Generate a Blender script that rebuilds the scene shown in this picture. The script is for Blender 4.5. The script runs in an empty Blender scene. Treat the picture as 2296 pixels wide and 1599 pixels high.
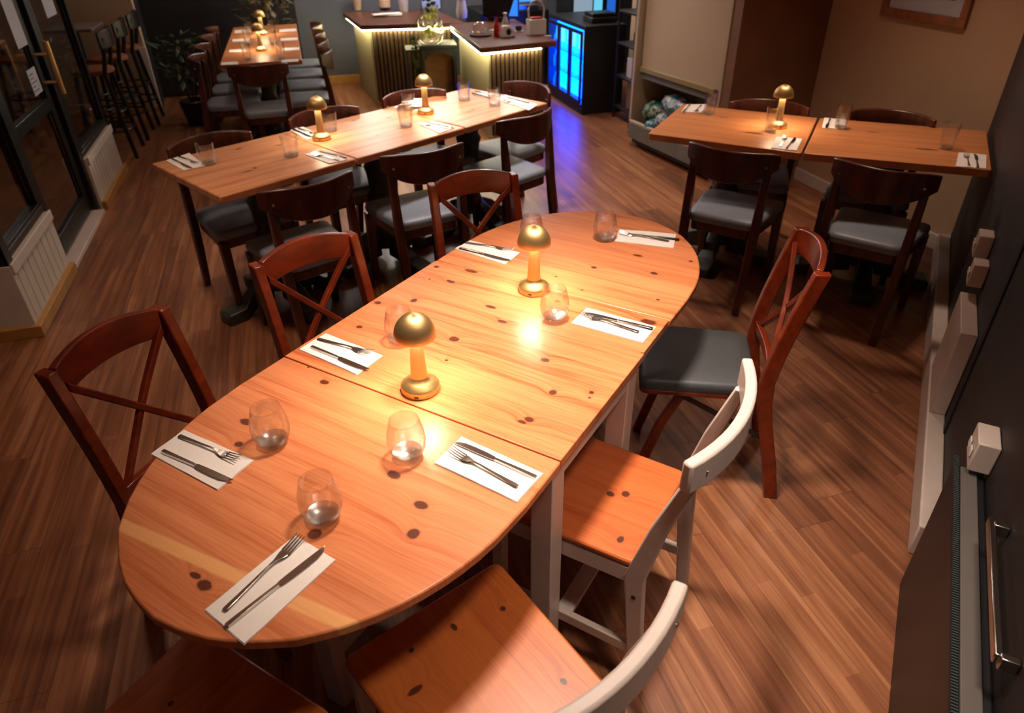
import bpy, bmesh, math, random
from mathutils import Vector, Matrix
random.seed(7)
PI = math.pi
R = math.radians
S = bpy.context.scene
COL = S.collection

# ------------------------------------------------------------------ camera
HC, PITCH, ROLL, FPX = 1.75, R(33.218), R(-0.879), 1545.6
cd = bpy.data.cameras.new('camera'); cam = bpy.data.objects.new('camera', cd); COL.objects.link(cam)
cam.matrix_world = Matrix.Translation((0, 0, HC)) @ Matrix.Rotation(PI/2-PITCH, 4, 'X') @ Matrix.Rotation(ROLL, 4, 'Z')
cd.sensor_width = 36.0; cd.lens = FPX*36/2296; cd.clip_start = .02
cd.dof.use_dof = True; cd.dof.focus_distance = 1.70; cd.dof.aperture_fstop = 4.0
S.camera = cam
# ------------------------------------------------------------------ world, exposure
w = bpy.data.worlds.new('night'); S.world = w; w.use_nodes = True
w.node_tree.nodes['Background'].inputs[0].default_value = (.5, .42, .40, 1)
w.node_tree.nodes['Background'].inputs[1].default_value = .05
S.view_settings.view_transform = 'Standard'; S.view_settings.look = 'None'
S.view_settings.exposure = 0.0; S.view_settings.gamma = 1.0; S.view_settings.use_curve_mapping = False
# ------------------------------------------------------------------ ceiling spots (the room's downlights)
CEIL = 2.55
SPOTS = [  # x, y, watts, colour, cone degrees, blend
    (0.14, 1.55, 320, (1, .82, .68), 78, 1.0),
    (0.60, 0.62, 104, (1, .80, .66), 90, 1.0),
    (-1.30, 2.45, 80, (1, .74, .56), 92, 1.0),
    (-.25, 4.10, 250, (1, .88, .82), 90, 1.0),
    (1.50, 3.60, 95, (1, .76, .60), 100, 1.0),
    (.45, 5.45, 110, (1, .84, .70), 100, 1.0),
    (-2.30, 6.60, 26, (1, .80, .62), 96, 1.0),
    (.35, 7.30, 50, (1, .86, .72), 110, 1.0),
    (-1.95, 4.25, 40, (1, .78, .60), 96, 1.0),
]
for i, (x, y, e, c, a, b) in enumerate(SPOTS):
    l = bpy.data.lights.new('downlight', 'SPOT'); l.energy = e; l.color = c; l.spot_size = R(a); l.spot_blend = b
    l.shadow_soft_size = .13
    o = bpy.data.objects.new('downlight_beam', l); o.location = (x, y, CEIL-.03); COL.objects.link(o)
# ------------------------------------------------------------------ geometry helpers
def at(px, py, z):
    "the point of the horizontal plane z that the photograph shows at (px, py)"
    x, y = (px-1148)/FPX, (py-799.5)/FPX
    v = Vector((x, -y, -1)); c, s = math.cos(ROLL), math.sin(ROLL)
    v = Vector((c*v.x-s*v.y, s*v.x+c*v.y, v.z)); c, s = math.cos(PITCH), math.sin(PITCH)
    r = Vector((v.x, -v.z*c+v.y*s, v.y*c+v.z*s)); t = (z-HC)/r.z
    return Vector((r.x*t, r.y*t, z))

class MB:
    def __init__(s): s.bm = bmesh.new()
    def faces(s, rings, close=True, caps=True):
        bm = s.bm; vr = [[bm.verts.new(p) for p in r] for r in rings]
        n = len(vr[0])
        for a, b in zip(vr, vr[1:]):
            for i in range(n if close else n-1):
                j = (i+1) % n
                bm.faces.new((a[i], a[j], b[j], b[i]))
        if caps and close:
            bm.faces.new(list(reversed(vr[0]))); bm.faces.new(vr[-1])
        return s
    def box(s, x0, x1, y0, y1, z0, z1, M=None):
        r = [[(x0,y0,z),(x1,y0,z),(x1,y1,z),(x0,y1,z)] for z in (z0, z1)]
        if M is not None: r = [[M @ Vector(p) for p in q] for q in r]
        return s.faces(r)
    def beam(s, p0, p1, w, h, up=(0,0,1)):
        p0, p1 = Vector(p0), Vector(p1); d = (p1-p0).normalized(); u = Vector(up)
        sx = d.cross(u).normalized(); u = sx.cross(d).normalized()
        q = [(-w/2,-h/2),(w/2,-h/2),(w/2,h/2),(-w/2,h/2)]
        return s.faces([[p+sx*a+u*b for a, b in q] for p in (p0, p1)])
    def post(s, pts, sizes):
        "rectangular section kept level, following pts; sizes (x, y) for each"
        return s.faces([[(p[0]+a*w/2, p[1]+b*d/2, p[2]) for a, b in ((-1,-1),(1,-1),(1,1),(-1,1))] for p, (w, d) in zip(pts, sizes)])
    def lathe(s, prof, seg=32, c=(0,0,0), caps=True):
        return s.faces([[(c[0]+r*math.cos(2*PI*i/seg), c[1]+r*math.sin(2*PI*i/seg), c[2]+z) for i in range(seg)] for r, z in prof], caps=caps)
    def tube(s, pts, r, seg=8):
        pts = [Vector(p) for p in pts]; rings = []
        for i, p in enumerate(pts):
            d = (pts[min(i+1,len(pts)-1)]-pts[max(i-1,0)]).normalized()
            u = Vector((0,0,1)) if abs(d.z) < .9 else Vector((1,0,0))
            a = d.cross(u).normalized(); b = a.cross(d)
            rr = r[i] if isinstance(r, (list, tuple)) else r
            rings.append([p+a*rr*math.cos(2*PI*k/seg)+b*rr*math.sin(2*PI*k/seg) for k in range(seg)])
        return s.faces(rings)
    def prism(s, poly, z0, z1, inset=0):
        return s.faces([[(x, y, z) for x, y in poly] for z in (z0, z1)])
    def rail(s, pts, zb, zt, th):
        "curved board: pts centre line (x,y), zb/zt bottom and top heights per point"
        n = len(pts); rings = []
        for i, (x, y) in enumerate(pts):
            a, b = pts[max(i-1,0)], pts[min(i+1,n-1)]
            d = Vector((b[0]-a[0], b[1]-a[1])).normalized(); q = Vector((-d.y, d.x))*th/2
            rings.append([(x-q.x,y-q.y,zb[i]),(x+q.x,y+q.y,zb[i]),(x+q.x,y+q.y,zt[i]),(x-q.x,y-q.y,zt[i])])
        return s.faces(rings)
    def blob(s, c, r, n=2, noise=0):
        m = bmesh.ops.create_icosphere(s.bm, subdivisions=n, radius=1)
        for v in m['verts']:
            k = 1+random.uniform(-noise, noise)
            v.co = Vector((c[0]+v.co.x*r[0]*k, c[1]+v.co.y*r[1]*k, c[2]+v.co.z*r[2]*k))
        return s
    def build(s, name, mat, parent=None, bevel=0, smooth=40, seg=2, loc=None):
        bmesh.ops.recalc_face_normals(s.bm, faces=s.bm.faces)
        me = bpy.data.meshes.new(name); s.bm.to_mesh(me); s.bm.free()
        me.materials.append(mat)
        if smooth: me.shade_smooth(); me.set_sharp_from_angle(angle=R(smooth))
        o = bpy.data.objects.new(name, me); COL.objects.link(o)
        if parent: o.parent = parent
        if loc is not None: o.location = loc
        if bevel:
            b = o.modifiers.new('bevel', 'BEVEL'); b.width = bevel; b.segments = seg; b.limit_method = 'ANGLE'; b.angle_limit = R(35)
            b.harden_normals = False
        return o

def tag(o, label, cat, group=None):
    o['label'] = label; o['category'] = cat
    if group: o['group'] = group
    return o
def thing(name, label, cat, loc=(0,0,0), rz=0, group=None):
    o = bpy.data.objects.new(name, None); COL.objects.link(o); o.empty_display_size = .05
    o.location = loc; o.rotation_euler = (0,0,rz)
    return tag(o, label, cat, group)
def struct(o): o['kind'] = 'structure'; return o
def dup(root, loc, rz, label, group=None):
    def cp(o, par):
        c = o.copy(); COL.objects.link(c)
        if par is not None: c.parent = par
        for ch in kids.get(o.name, []): cp(ch, c)
        return c
    kids = {}
    for o in root.children_recursive: kids.setdefault(o.parent.name, []).append(o)
    r = cp(root, None); r.location = loc; r.rotation_euler = (0,0,rz); r['label'] = label
    if group: r['group'] = group
    return r
def smoothstep(t): t = max(0, min(1, t)); return t*t*(3-2*t)

# ------------------------------------------------------------------ materials
def srgb(r, g, b):
    f = lambda c: (c/255/12.92) if c/255 <= .04045 else ((c/255+.055)/1.055)**2.4
    return (f(r), f(g), f(b), 1)
def mat(name, col, rough=.5, metal=0, **k):
    m = bpy.data.materials.new(name); m.use_nodes = True; b = m.node_tree.nodes['Principled BSDF']
    b.inputs['Base Color'].default_value = col; b.inputs['Roughness'].default_value = rough; b.inputs['Metallic'].default_value = metal
    for a, v in k.items(): b.inputs[a].default_value = v
    return m
class NT:
    def __init__(s, m): s.t = m.node_tree; s.b = s.t.nodes['Principled BSDF']
    def n(s, ty, ins={}, **props):
        nd = s.t.nodes.new(ty)
        for a, v in props.items(): setattr(nd, a, v)
        for a, v in ins.items():
            if isinstance(v, bpy.types.NodeSocket): s.t.links.new(v, nd.inputs[a])
            else: nd.inputs[a].default_value = v
        return nd
    def math(s, op, a, b=0.0, c=0.0): return s.n('ShaderNodeMath', {0:a,1:b,2:c}, operation=op).outputs[0]
    def mix(s, f, a, b, ty='MIX'):
        nd = s.t.nodes.new('ShaderNodeMix'); nd.data_type = 'RGBA'; nd.blend_type = ty
        for k, v in ((0,f),(6,a),(7,b)):
            if isinstance(v, bpy.types.NodeSocket): s.t.links.new(v, nd.inputs[k])
            else: nd.inputs[k].default_value = v
        return nd.outputs[2]
    def ramp(s, f, stops):
        nd = s.n('ShaderNodeValToRGB', {0:f}); cr = nd.color_ramp
        while len(cr.elements) < len(stops): cr.elements.new(.5)
        for e, (p, c) in zip(cr.elements, stops): e.position = p; e.color = c
        return nd.outputs[0]
    def link(s, a, b): s.t.links.new(a, b)
    def bump(s, h, st, d=.002):
        nd = s.n('ShaderNodeBump', {'Height':h,'Strength':st,'Distance':d}); s.link(nd.outputs[0], s.b.inputs['Normal'])

def pine(name, light, dark, knot, knots=(), rough=.28, plank=.1, seed=0, along='X', fine=1.0, pale=None):
    "boards run along local X (or Y); knots: (x, y, rx, ry)"
    m = mat(name, light, rough); g = NT(m)
    co = g.n('ShaderNodeTexCoord').outputs['Object']
    xyz = g.n('ShaderNodeSeparateXYZ', {0:co}).outputs
    X, Y, Z = (xyz[0], xyz[1], xyz[2]) if along == 'X' else (xyz[1], xyz[0], xyz[2])
    mn = None
    for kx, ky, rx, ry in knots:
        v = g.n('ShaderNodeVectorMath', {0:g.n('ShaderNodeCombineXYZ', {0:X,1:Y,2:0.0}).outputs[0] if mn is None else cmb, 1:(kx,ky,0)}, operation='SUBTRACT')
        if mn is None: cmb = v.inputs[0].links[0].from_socket
        v2 = g.n('ShaderNodeVectorMath', {0:v.outputs[0], 1:(1/rx,1/ry,0)}, operation='MULTIPLY')
        L = g.n('ShaderNodeVectorMath', {0:v2.outputs[0]}, operation='LENGTH').outputs['Value']
        mn = L if mn is None else g.math('MINIMUM', mn, L)
    row = g.math('FLOOR', g.math('DIVIDE', Y, plank))
    rnd = g.n('ShaderNodeTexWhiteNoise', {'W':g.math('ADD', row, seed+.37)}, noise_dimensions='1D').outputs['Value']
    if mn is not None:
        infl = g.math('POWER', 2.718, g.math('MULTIPLY', mn, -.55))
        Yw = g.math('ADD', Y, g.math('MULTIPLY', infl, .035))
    else: Yw = Y
    v = g.n('ShaderNodeCombineXYZ', {0:g.math('ADD', g.math('MULTIPLY', X, 1.3), g.math('MULTIPLY', rnd, 17.0)), 1:g.math('MULTIPLY', Yw, 26.0), 2:g.math('MULTIPLY', rnd, 9.0)}).outputs[0]
    n1 = g.n('ShaderNodeTexNoise', {'Vector':v,'Scale':1.0,'Detail':4.0,'Roughness':.55}).outputs[0]
    v3 = g.n('ShaderNodeCombineXYZ', {0:g.math('MULTIPLY', X, 6.0), 1:g.math('MULTIPLY', Yw, 210.0*fine), 2:rnd}).outputs[0]
    n2 = g.n('ShaderNodeTexNoise', {'Vector':v3,'Scale':1.0,'Detail':2.0}).outputs[0]
    f = g.math('ADD', g.math('MULTIPLY', n1, 1.0), g.math('MULTIPLY', g.math('SUBTRACT', n2, .5), .62))
    c = g.ramp(f, [(.30, light), (.52, tuple(.6*a+.4*b for a, b in zip(light, dark))), (.74, dark)])
    c = g.mix(g.math('MULTIPLY', g.math('SUBTRACT', rnd, .35), .8), c, tuple(x*.80 for x in light[:3])+(1,))
    if pale:      # one board's pale sapwood stripe
        dy = g.math('ABSOLUTE', g.math('SUBTRACT', g.math('SUBTRACT', Y, pale[0]), g.math('MULTIPLY', X, pale[1])))
        c = g.mix(g.math('MULTIPLY', g.n('ShaderNodeMapRange', {0:dy,1:.011,2:.016,3:1.0,4:0.0}).outputs[0], .62), c, pale[2])
    fr = g.math('FRACT', g.math('DIVIDE', Y, plank)); gap = g.math('LESS_THAN', g.math('ABSOLUTE', g.math('SUBTRACT', fr, .5)), .4955)
    c = g.mix(g.math('MULTIPLY', g.math('SUBTRACT', 1.0, gap), .35), c, dark)
    if mn is not None:
        nz = g.n('ShaderNodeTexNoise', {'Vector':co,'Scale':60.0}).outputs[0]
        mm = g.math('ADD', mn, g.math('MULTIPLY', g.math('SUBTRACT', nz, .5), .5))
        ring = g.math('SINE', g.math('MULTIPLY', mm, 11.0))
        halo = g.math('MULTIPLY', g.math('MULTIPLY', g.math('ADD', ring, 1.0), .30), g.math('POWER', 2.718, g.math('MULTIPLY', mm, -.75)))
        c = g.mix(halo, c, dark)
        k = g.n('ShaderNodeMapRange', {0:mm,1:.8,2:1.15,3:1.0,4:0.0}).outputs[0]
        c = g.mix(g.math('MULTIPLY', k, .88), c, knot)
    g.link(c, g.b.inputs['Base Color'])
    g.bump(n2, .06)
    return m

def stained(name, a, b, rough=.35, scale=1.0, spec=.5, iso=0):
    "varnished dark wood with soft streaks"
    m = mat(name, a, rough, **{'Specular IOR Level': spec}); g = NT(m)
    co = g.n('ShaderNodeTexCoord').outputs['Object']
    mp = g.n('ShaderNodeMapping', {'Vector':co,'Scale':(3.0, 9.0, 7.0) if iso else (9*scale, 9*scale, 2.2*scale)}).outputs[0]
    n = g.n('ShaderNodeTexNoise', {'Vector':mp,'Scale':3.0,'Detail':5.0}).outputs[0]
    c = g.ramp(n, [(.3, a), (.7, b)]); g.link(c, g.b.inputs['Base Color'])
    return m
def plain(name, c, rough=.6, var=.12, scale=14, metal=0, bump=0, **k):
    m = mat(name, c, rough, metal, **k); g = NT(m)
    co = g.n('ShaderNodeTexCoord').outputs['Object']
    n = g.n('ShaderNodeTexNoise', {'Vector':co,'Scale':float(scale),'Detail':4.0}).outputs[0]
    cc = g.ramp(n, [(.3, tuple(x*(1-var) for x in c[:3])+(1,)), (.7, tuple(min(1,x*(1+var)) for x in c[:3])+(1,))])
    g.link(cc, g.b.inputs['Base Color'])
    if bump: g.bump(n, bump)
    return m
def emit(name, c, s):
    m = mat(name, (0,0,0,1), .6); b = m.node_tree.nodes['Principled BSDF']
    b.inputs['Emission Color'].default_value = c; b.inputs['Emission Strength'].default_value = s
    return m

# main-table frame: local X across the table, local Y along it
MA = R(58.7); MC = Vector((-.253, 1.330, 0)); MROT = MA-PI/2
ML = Vector((math.cos(MA), math.sin(MA), 0)); MW = Vector((math.sin(MA), -math.cos(MA), 0))
def mloc(px, py, z=.75):
    d = at(px, py, z)-MC; return d.dot(MW), d.dot(ML)
KN = [(944,1133,.016,.011),(883,1065,.017,.011),(927,1197,.013,.013),(705,1198,.014,.014),(551,946,.018,.010),(535,996,.011,.009),
      (437,1290,.014,.006),(458,1312,.017,.011),(727,857,.014,.009),(692,823,.004,.004),(1187,941,.012,.010),(1240,880,.010,.011),(1222,807,.012,.010),
      (1326,880,.006,.006),(1322,892,.004,.004),(1018,760,.015,.013),(1126,721,.015,.008),(1100,688,.020,.008),(847,679,.011,.009),(928,674,.010,.012),
      (1056,608,.025,.010),(1010,631,.017,.008),(978,598,.010,.008),(963,626,.004,.004),(1001,808,.005,.004),(806,733,.010,.008),(1454,722,.024,.014),
      (1250,676,.010,.006),(1332,600,.010,.008),(1467,613,.013,.009),(1430,573,.018,.008),(1549,586,.007,.006),(1475,672,.006,.005),(1305,650,.005,.004),(1247,620,.005,.004),(1170,946,.012,.006)]
kn = [mloc(x, y)+(a, b) for x, y, a, b in KN]
M_PINE = pine('pine_tabletop', srgb(226,142,92), srgb(180,88,46), srgb(66,20,14), kn, .32, .092, 3, pale=(-.567,.1,srgb(244,186,120)))
M_SEATPINE = pine('pine_seat', srgb(204,108,56), srgb(172,80,36), srgb(50,22,16), [(-.08,.02,.011,.011),(-.045,.0,.011,.009),(.10,-.06,.008,.008),(.12,.12,.009,.006),(-.13,-.13,.008,.012)], .36, .09, 5, along='Y')
M_SEATPINE2 = pine('pine_seat_knotty', srgb(196,108,46), srgb(160,76,30), srgb(50,22,16), [(-.12,.12,.008,.006),(.09,.13,.007,.007),(.12,.02,.010,.006),(.13,-.08,.006,.006),(.05,-.12,.007,.018)], .38, .13, 9, along='Y')
M_SEATPINE3 = pine('pine_seat_dark_knot', srgb(190,104,46), srgb(156,76,30), srgb(40,18,14), [(-.02,.07,.018,.015),(.06,-.09,.006,.006)], .4, .13, 12, along='Y')
M_OAK = pine('oak_tabletop', srgb(214,148,100), srgb(172,104,62), srgb(70,34,20), [(.22,.14,.02,.008),(-.1,-.12,.03,.006),(-.05,-.1,.01,.01),(.05,.24,.02,.01)], .36, .17, 21)
M_OAKR = pine('oak_tabletop_orange', srgb(210,136,84), srgb(166,94,50), srgb(60,26,14), [(-.1,.14,.03,.006),(.12,-.1,.05,.012),(.2,-.06,.03,.01)], .34, .16, 31)
M_RED = stained('red_brown_varnish', srgb(138,50,20), srgb(98,33,14), .26, iso=1)
M_DKRED = stained('dark_mahogany_varnish', srgb(94,44,30), srgb(52,25,18), .30)
M_CUSH = plain('grey_leatherette', srgb(122,127,136), .45, .06, 60, bump=.15)
M_CUSHD = plain('charcoal_leatherette', srgb(70,72,74), .5, .08, 90, bump=.2)
M_WHITE = plain('white_paint', srgb(205,190,180), .38, .04, 20)
M_BLACK = plain('black_metal', srgb(24,24,27), .45, .1)
M_IRON = plain('dark_carved_pedestal', srgb(56,54,44), .42, .35, 30, bump=.6)
M_STEEL = mat('brushed_steel', srgb(200,196,190), .18, 1.0)
M_NAP = plain('white_paper_napkin', srgb(235,226,218), .85, .02, 120, bump=.1)
M_BRASS = mat('brushed_brass', srgb(232,196,132), .46, .92, **{'Anisotropic':.6}); 
g = NT(M_BRASS)
n = g.n('ShaderNodeTexNoise', {'Vector':g.n('ShaderNodeMapping', {'Vector':g.n('ShaderNodeTexCoord').outputs['Object'],'Scale':(40,40,900)}).outputs[0],'Scale':1.0}).outputs[0]
g.bump(n, .10, .0006)
M_GLASS = mat('clear_glass', (1,1,1,1), .0, 0, **{'Transmission Weight':1.0,'IOR':1.45})
M_GBASE = mat('thick_glass_base', (1,1,1,1), .0, 0)
g = NT(M_GBASE)
g.link(g.n('ShaderNodeMixShader', {0:.42,1:g.n('ShaderNodeBsdfTransparent').outputs[0],2:g.n('ShaderNodeBsdfGlossy', {'Roughness':.22}).outputs[0]}).outputs[0], g.t.nodes['Material Output'].inputs[0])
g = NT(M_GLASS)
tr_ = g.n('ShaderNodeBsdfTransparent', {0:(.985,.985,.98,1)}).outputs[0]; gl_ = g.n('ShaderNodeBsdfGlossy', {'Roughness':.02}).outputs[0]
fr_ = g.math('ADD', g.math('MULTIPLY', g.math('POWER', g.n('ShaderNodeLayerWeight', {'Blend':.5}).outputs['Facing'], 3.5), .75), .035)
thin = g.n('ShaderNodeMixShader', {0:g.math('MULTIPLY', fr_, 1.1),1:tr_,2:gl_}).outputs[0]
both = g.n('ShaderNodeMixShader', {0:.14,1:thin,2:g.b.outputs[0]}).outputs[0]
g.link(both, g.t.nodes['Material Output'].inputs[0])
M_GLOW = emit('lamp_led', (1,.86,.64,1), 120)
M_LED = emit('led_strip', (1,.88,.46,1), 55)

# floor
M_FLOOR = mat('vinyl_plank_floor', (.1,.05,.02,1), .36); g = NT(M_FLOOR)
co = g.n('ShaderNodeTexCoord').outputs['Object']
rot = g.n('ShaderNodeMapping', {'Vector':co,'Rotation':(0,0,-R(106.5))}).outputs[0]
xyz = g.n('ShaderNodeSeparateXYZ', {0:rot}).outputs
PW, PL = .15, 1.1
row = g.math('FLOOR', g.math('DIVIDE', xyz[1], PW))
rr = g.n('ShaderNodeTexWhiteNoise', {'W':row}, noise_dimensions='1D').outputs['Value']
u = g.math('ADD', g.math('DIVIDE', xyz[0], PL), g.math('MULTIPLY', rr, 7.3))
cell = g.math('FLOOR', u)
rid = g.n('ShaderNodeTexWhiteNoise', {0:g.n('ShaderNodeCombineXYZ', {0:row,1:cell,2:0.0}).outputs[0]}, noise_dimensions='2D').outputs['Value']
strip = g.math('FLOOR', g.math('DIVIDE', xyz[1], PW/3))
sid = g.n('ShaderNodeTexWhiteNoise', {0:g.n('ShaderNodeCombineXYZ', {0:strip,1:g.math('FLOOR', g.math('ADD', g.math('MULTIPLY', xyz[0], 1.7), g.math('MULTIPLY', strip, .43)))}).outputs[0]}, noise_dimensions='2D').outputs['Value']
vv = g.n('ShaderNodeCombineXYZ', {0:g.math('ADD', g.math('MULTIPLY', xyz[0], 1.6), g.math('MULTIPLY', rid, 31.0)),1:g.math('MULTIPLY', xyz[1], 42.0),2:g.math('MULTIPLY', rid, 7.0)}).outputs[0]
nz = g.n('ShaderNodeTexNoise', {'Vector':vv,'Scale':1.0,'Detail':6.0,'Roughness':.62}).outputs[0]
f = g.math('ADD', g.math('MULTIPLY', nz, .82), g.math('ADD', g.math('MULTIPLY', rid, .15), g.math('MULTIPLY', sid, .15)))
c = g.ramp(f, [(.32, srgb(92,52,34)), (.55, srgb(130,80,52)), (.78, srgb(168,114,78))])
ey = g.math('ABSOLUTE', g.math('SUBTRACT', g.math('FRACT', g.math('DIVIDE', xyz[1], PW)), .5))
ex = g.math('ABSOLUTE', g.math('SUBTRACT', g.math('FRACT', u), .5))
gap = g.math('MAXIMUM', g.math('GREATER_THAN', ey, .489), g.math('GREATER_THAN', ex, .4983))
c = g.mix(g.math('MULTIPLY', gap, .38), c, srgb(50,26,16))
g.link(c, g.b.inputs['Base Color']); g.bump(nz, .08)
g.link(g.n('ShaderNodeMapRange', {0:nz,1:.2,2:.8,3:.30,4:.46}).outputs[0], g.b.inputs['Roughness'])

M_CREAM = plain('cream_wall_paint', srgb(176,146,116), .8, .03, 6)
M_BROWNW = plain('brown_wall_paint', srgb(120,78,48), .75, .12, 5)
M_DARKW = plain('dark_brown_wall_paint', srgb(42,31,28), .6, .06, 5)
M_BLACKW = plain('black_wall_paint', srgb(26,21,22), .8, .1, 5)
M_GREYW = plain('blue_grey_wall_paint', srgb(86,88,94), .8, .05, 5)
M_PANEL = plain('cream_matchboard', srgb(206,198,186), .55, .05, 8)
M_BEAD = plain('shaded_bead', srgb(186,178,166), .6, .05)
M_FRAME = plain('black_shopfront_frame', srgb(13,11,10), .4, .2, 10)
M_SILL = stained('dark_window_sill', srgb(58,38,26), srgb(36,22,16), .4)
M_SKIRT = plain('stained_pine_skirting', srgb(176,128,64), .45, .12, 20)
M_DGLASS = mat('window_glass', (1,1,1,1), .02, 0, **{'Transmission Weight':1.0,'IOR':1.45})
M_CEILING = plain('ceiling_paint', srgb(225,215,200), .9, .03, 4)

# ------------------------------------------------------------------ room shell
V = Vector((-.284, .9588, 0)); U = Vector((.9588, .284, 0))     # building axes
def seg_wall(name, a, b, z0, z1, th, m, side=1, bevel=0):
    "wall slab from a to b (xy); thickness to the right of a->b if side=1"
    a, b = Vector(a[:2]), Vector(b[:2]); d = (b-a).normalized(); n = Vector((d.y, -d.x))*th*side
    mb = MB(); mb.prism([tuple(a), tuple(b), tuple(b+n), tuple(a+n)], z0, z1)
    return mb.build(name, m, bevel=bevel)
mb = MB(); mb.box(-7, 6, -3, 14, -.05, 0); struct(mb.build('floor', M_FLOOR))
mb = MB(); mb.box(-7, 6, -3, 14, CEIL, CEIL+.05); struct(mb.build('ceiling', M_CEILING))
# right wall (dark), splayed
W0 = Vector((2.545, 3.69, 0)); DR = Vector((.485, .8745, 0)); NR = Vector((.8745, -.485, 0))
def rw(s, off, z=0): p = W0+DR*s-NR*off; return Vector((p.x, p.y, z))
struct(seg_wall('wall_right', rw(-6.5, 0), rw(.12, 0), 0, CEIL, .12, M_DARKW))
# cream wall with the pictures
CW = Vector((2.15, 5.06, 0))
def cwp(s, off, z=0): p = CW-V*s-U*off; return Vector((p.x, p.y, z))      # s towards the camera
struct(seg_wall('wall_east', cwp(1.47, 0), cwp(0, 0), 0, CEIL, .12, M_CREAM))
struct(seg_wall('wall_alcove', (1.515,4.90), (2.15,5.06), 0, CEIL, .12, M_BROWNW, -1))
struct(seg_wall('wall_service', cwp(-.13, 0), cwp(-3.0, 0), 0, CEIL, .12, M_CREAM))
# back walls
BW = Vector((-2.13, 8.58, 0))
def bw(s, off=0, z=0): p = BW+U*s-V*off; return Vector((p.x, p.y, z))
struct(seg_wall('wall_back', bw(-3.2), bw(-.22), 0, CEIL, .12, M_BLACKW, -1))
struct(seg_wall('wall_north', bw(-.22), bw(4.2), 0, CEIL, .12, M_GREYW, -1))
struct(seg_wall('baseboard_back', bw(-.20, .02), bw(.42, .02), 0, .10, .018, M_SKIRT, -1, .004))
struct(seg_wall('baseboard_north', bw(-2.2, .02), bw(-.22, .02), 0, .06, .018, M_SILL, -1, .004))
# cream pillar wall at the far left
PWL = Vector((-3.60, 7.43, 0))
struct(seg_wall('wall_pillar', PWL-U*2.0, PWL, 0, CEIL, .10, M_CREAM, -1))
struct(seg_wall('wall_passage', PWL+V*.10, PWL+V*1.25-U*.1, 0, CEIL, .1, M_BLACKW, -1))
struct(seg_wall('baseboard_left', PWL-U*2.0-V*.018, PWL-V*.018, 0, .05, .018, M_SKIRT, -1))
struct(seg_wall('trim_1', PWL-U*.06-V*.02, PWL+U*.012-V*.02, .05, .62, .03, M_WHITE, -1))
# skirting boxing along the right wall
struct(seg_wall('baseboard_right', rw(-2.55, .062), rw(.0, .062), 0, .125, .062, M_WHITE, 1, .006))
struct(seg_wall('baseboard_east', cwp(1.40, .018), cwp(0, .018), 0, .09, .018, M_WHITE, 1, .004))
struct(seg_wall('trim_2', rw(-2.02, .006), rw(-1.98, .006), .125, CEIL-.02, .006, M_BLACKW))

# ------------------------------------------------------------------ shop front on the left
PL0 = Vector((-2.337, 2.938, 0)); LD = Vector((-.285, .9585, 0)).normalized(); LN = Vector((-LD.y, LD.x, 0))   # LN points outside (left)
def lp(s, off=0, z=0): p = PL0+LD*s+LN*off; return Vector((p.x, p.y, z))
def panel(name, s0, s1, h, far=False):
    t = thing(name, {'near':'cream boarded stall riser below the front window, left of the glass door','far':'short cream stall riser beyond the glass door, beside the bar stools','end':'cream stall riser return at the left edge, turning the corner'}[far], 'panel', lp((s0+s1)/2))
    inv = t.location.copy()
    def q(v): return v-inv
    mb = MB(); a, b, c, d = q(lp(s0)), q(lp(s1)), q(lp(s1, .09)), q(lp(s0, .09))
    mb.prism([(v.x, v.y) for v in (a, b, c, d)], .0, h); mb.build('board', M_PANEL, t, .004)
    mb = MB(); k = (s1-s0)
    for i in range(int(k/.085)):
        s = s0+.05+i*.085; a = q(lp(s, -.0015)); b = q(lp(s+.004, -.0015)); mb.beam((a.x, a.y, .07), (a.x, a.y, h-.05), .0012, .003, (LD.x, LD.y, 0))
    mb.build('bead', M_PANEL, t)
    for nm, z0, z1, o in (('top_rail', h-.045, h+.008, -.012), ('cover_strip', .0, .06, -.03)):
        a, b, c, d = q(lp(s0, o)), q(lp(s1, o)), q(lp(s1, 0)), q(lp(s0, 0)); mb = MB()
        mb.prism([(v.x, v.y) for v in (a, b, c, d)], z0, z1)
        mb.build(nm, M_PANEL if nm == 'top_rail' else M_SKIRT, t, .003)
    return t
panel('stall_riser', 0, .74, .37, 'near'); panel('stall_riser', 1.76, 2.66, .36, 'far')
# corner return (a short run square to the first panel)
t = thing('stall_riser', 'cream stall riser return at the left edge, turning the corner', 'panel', lp(0)); 
def prs(t, pts, z0, z1, name, m, bev=.003):
    mb = MB(); mb.prism([((p-t.location).x, (p-t.location).y) for p in pts], z0, z1); return mb.build(name, m, t, bev)
o0 = lp(0); prs(t, [o0-U*1.6+V*.0, o0-V*.001, o0+V*.09, o0-U*1.6+V*.09], 0, .37, 'board', M_PANEL)
prs(t, [o0-U*1.6-V*.03, o0-V*.03+U*.03, o0+U*.03, o0-U*1.6], 0, .06, 'cover_strip', M_SKIRT)
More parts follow.
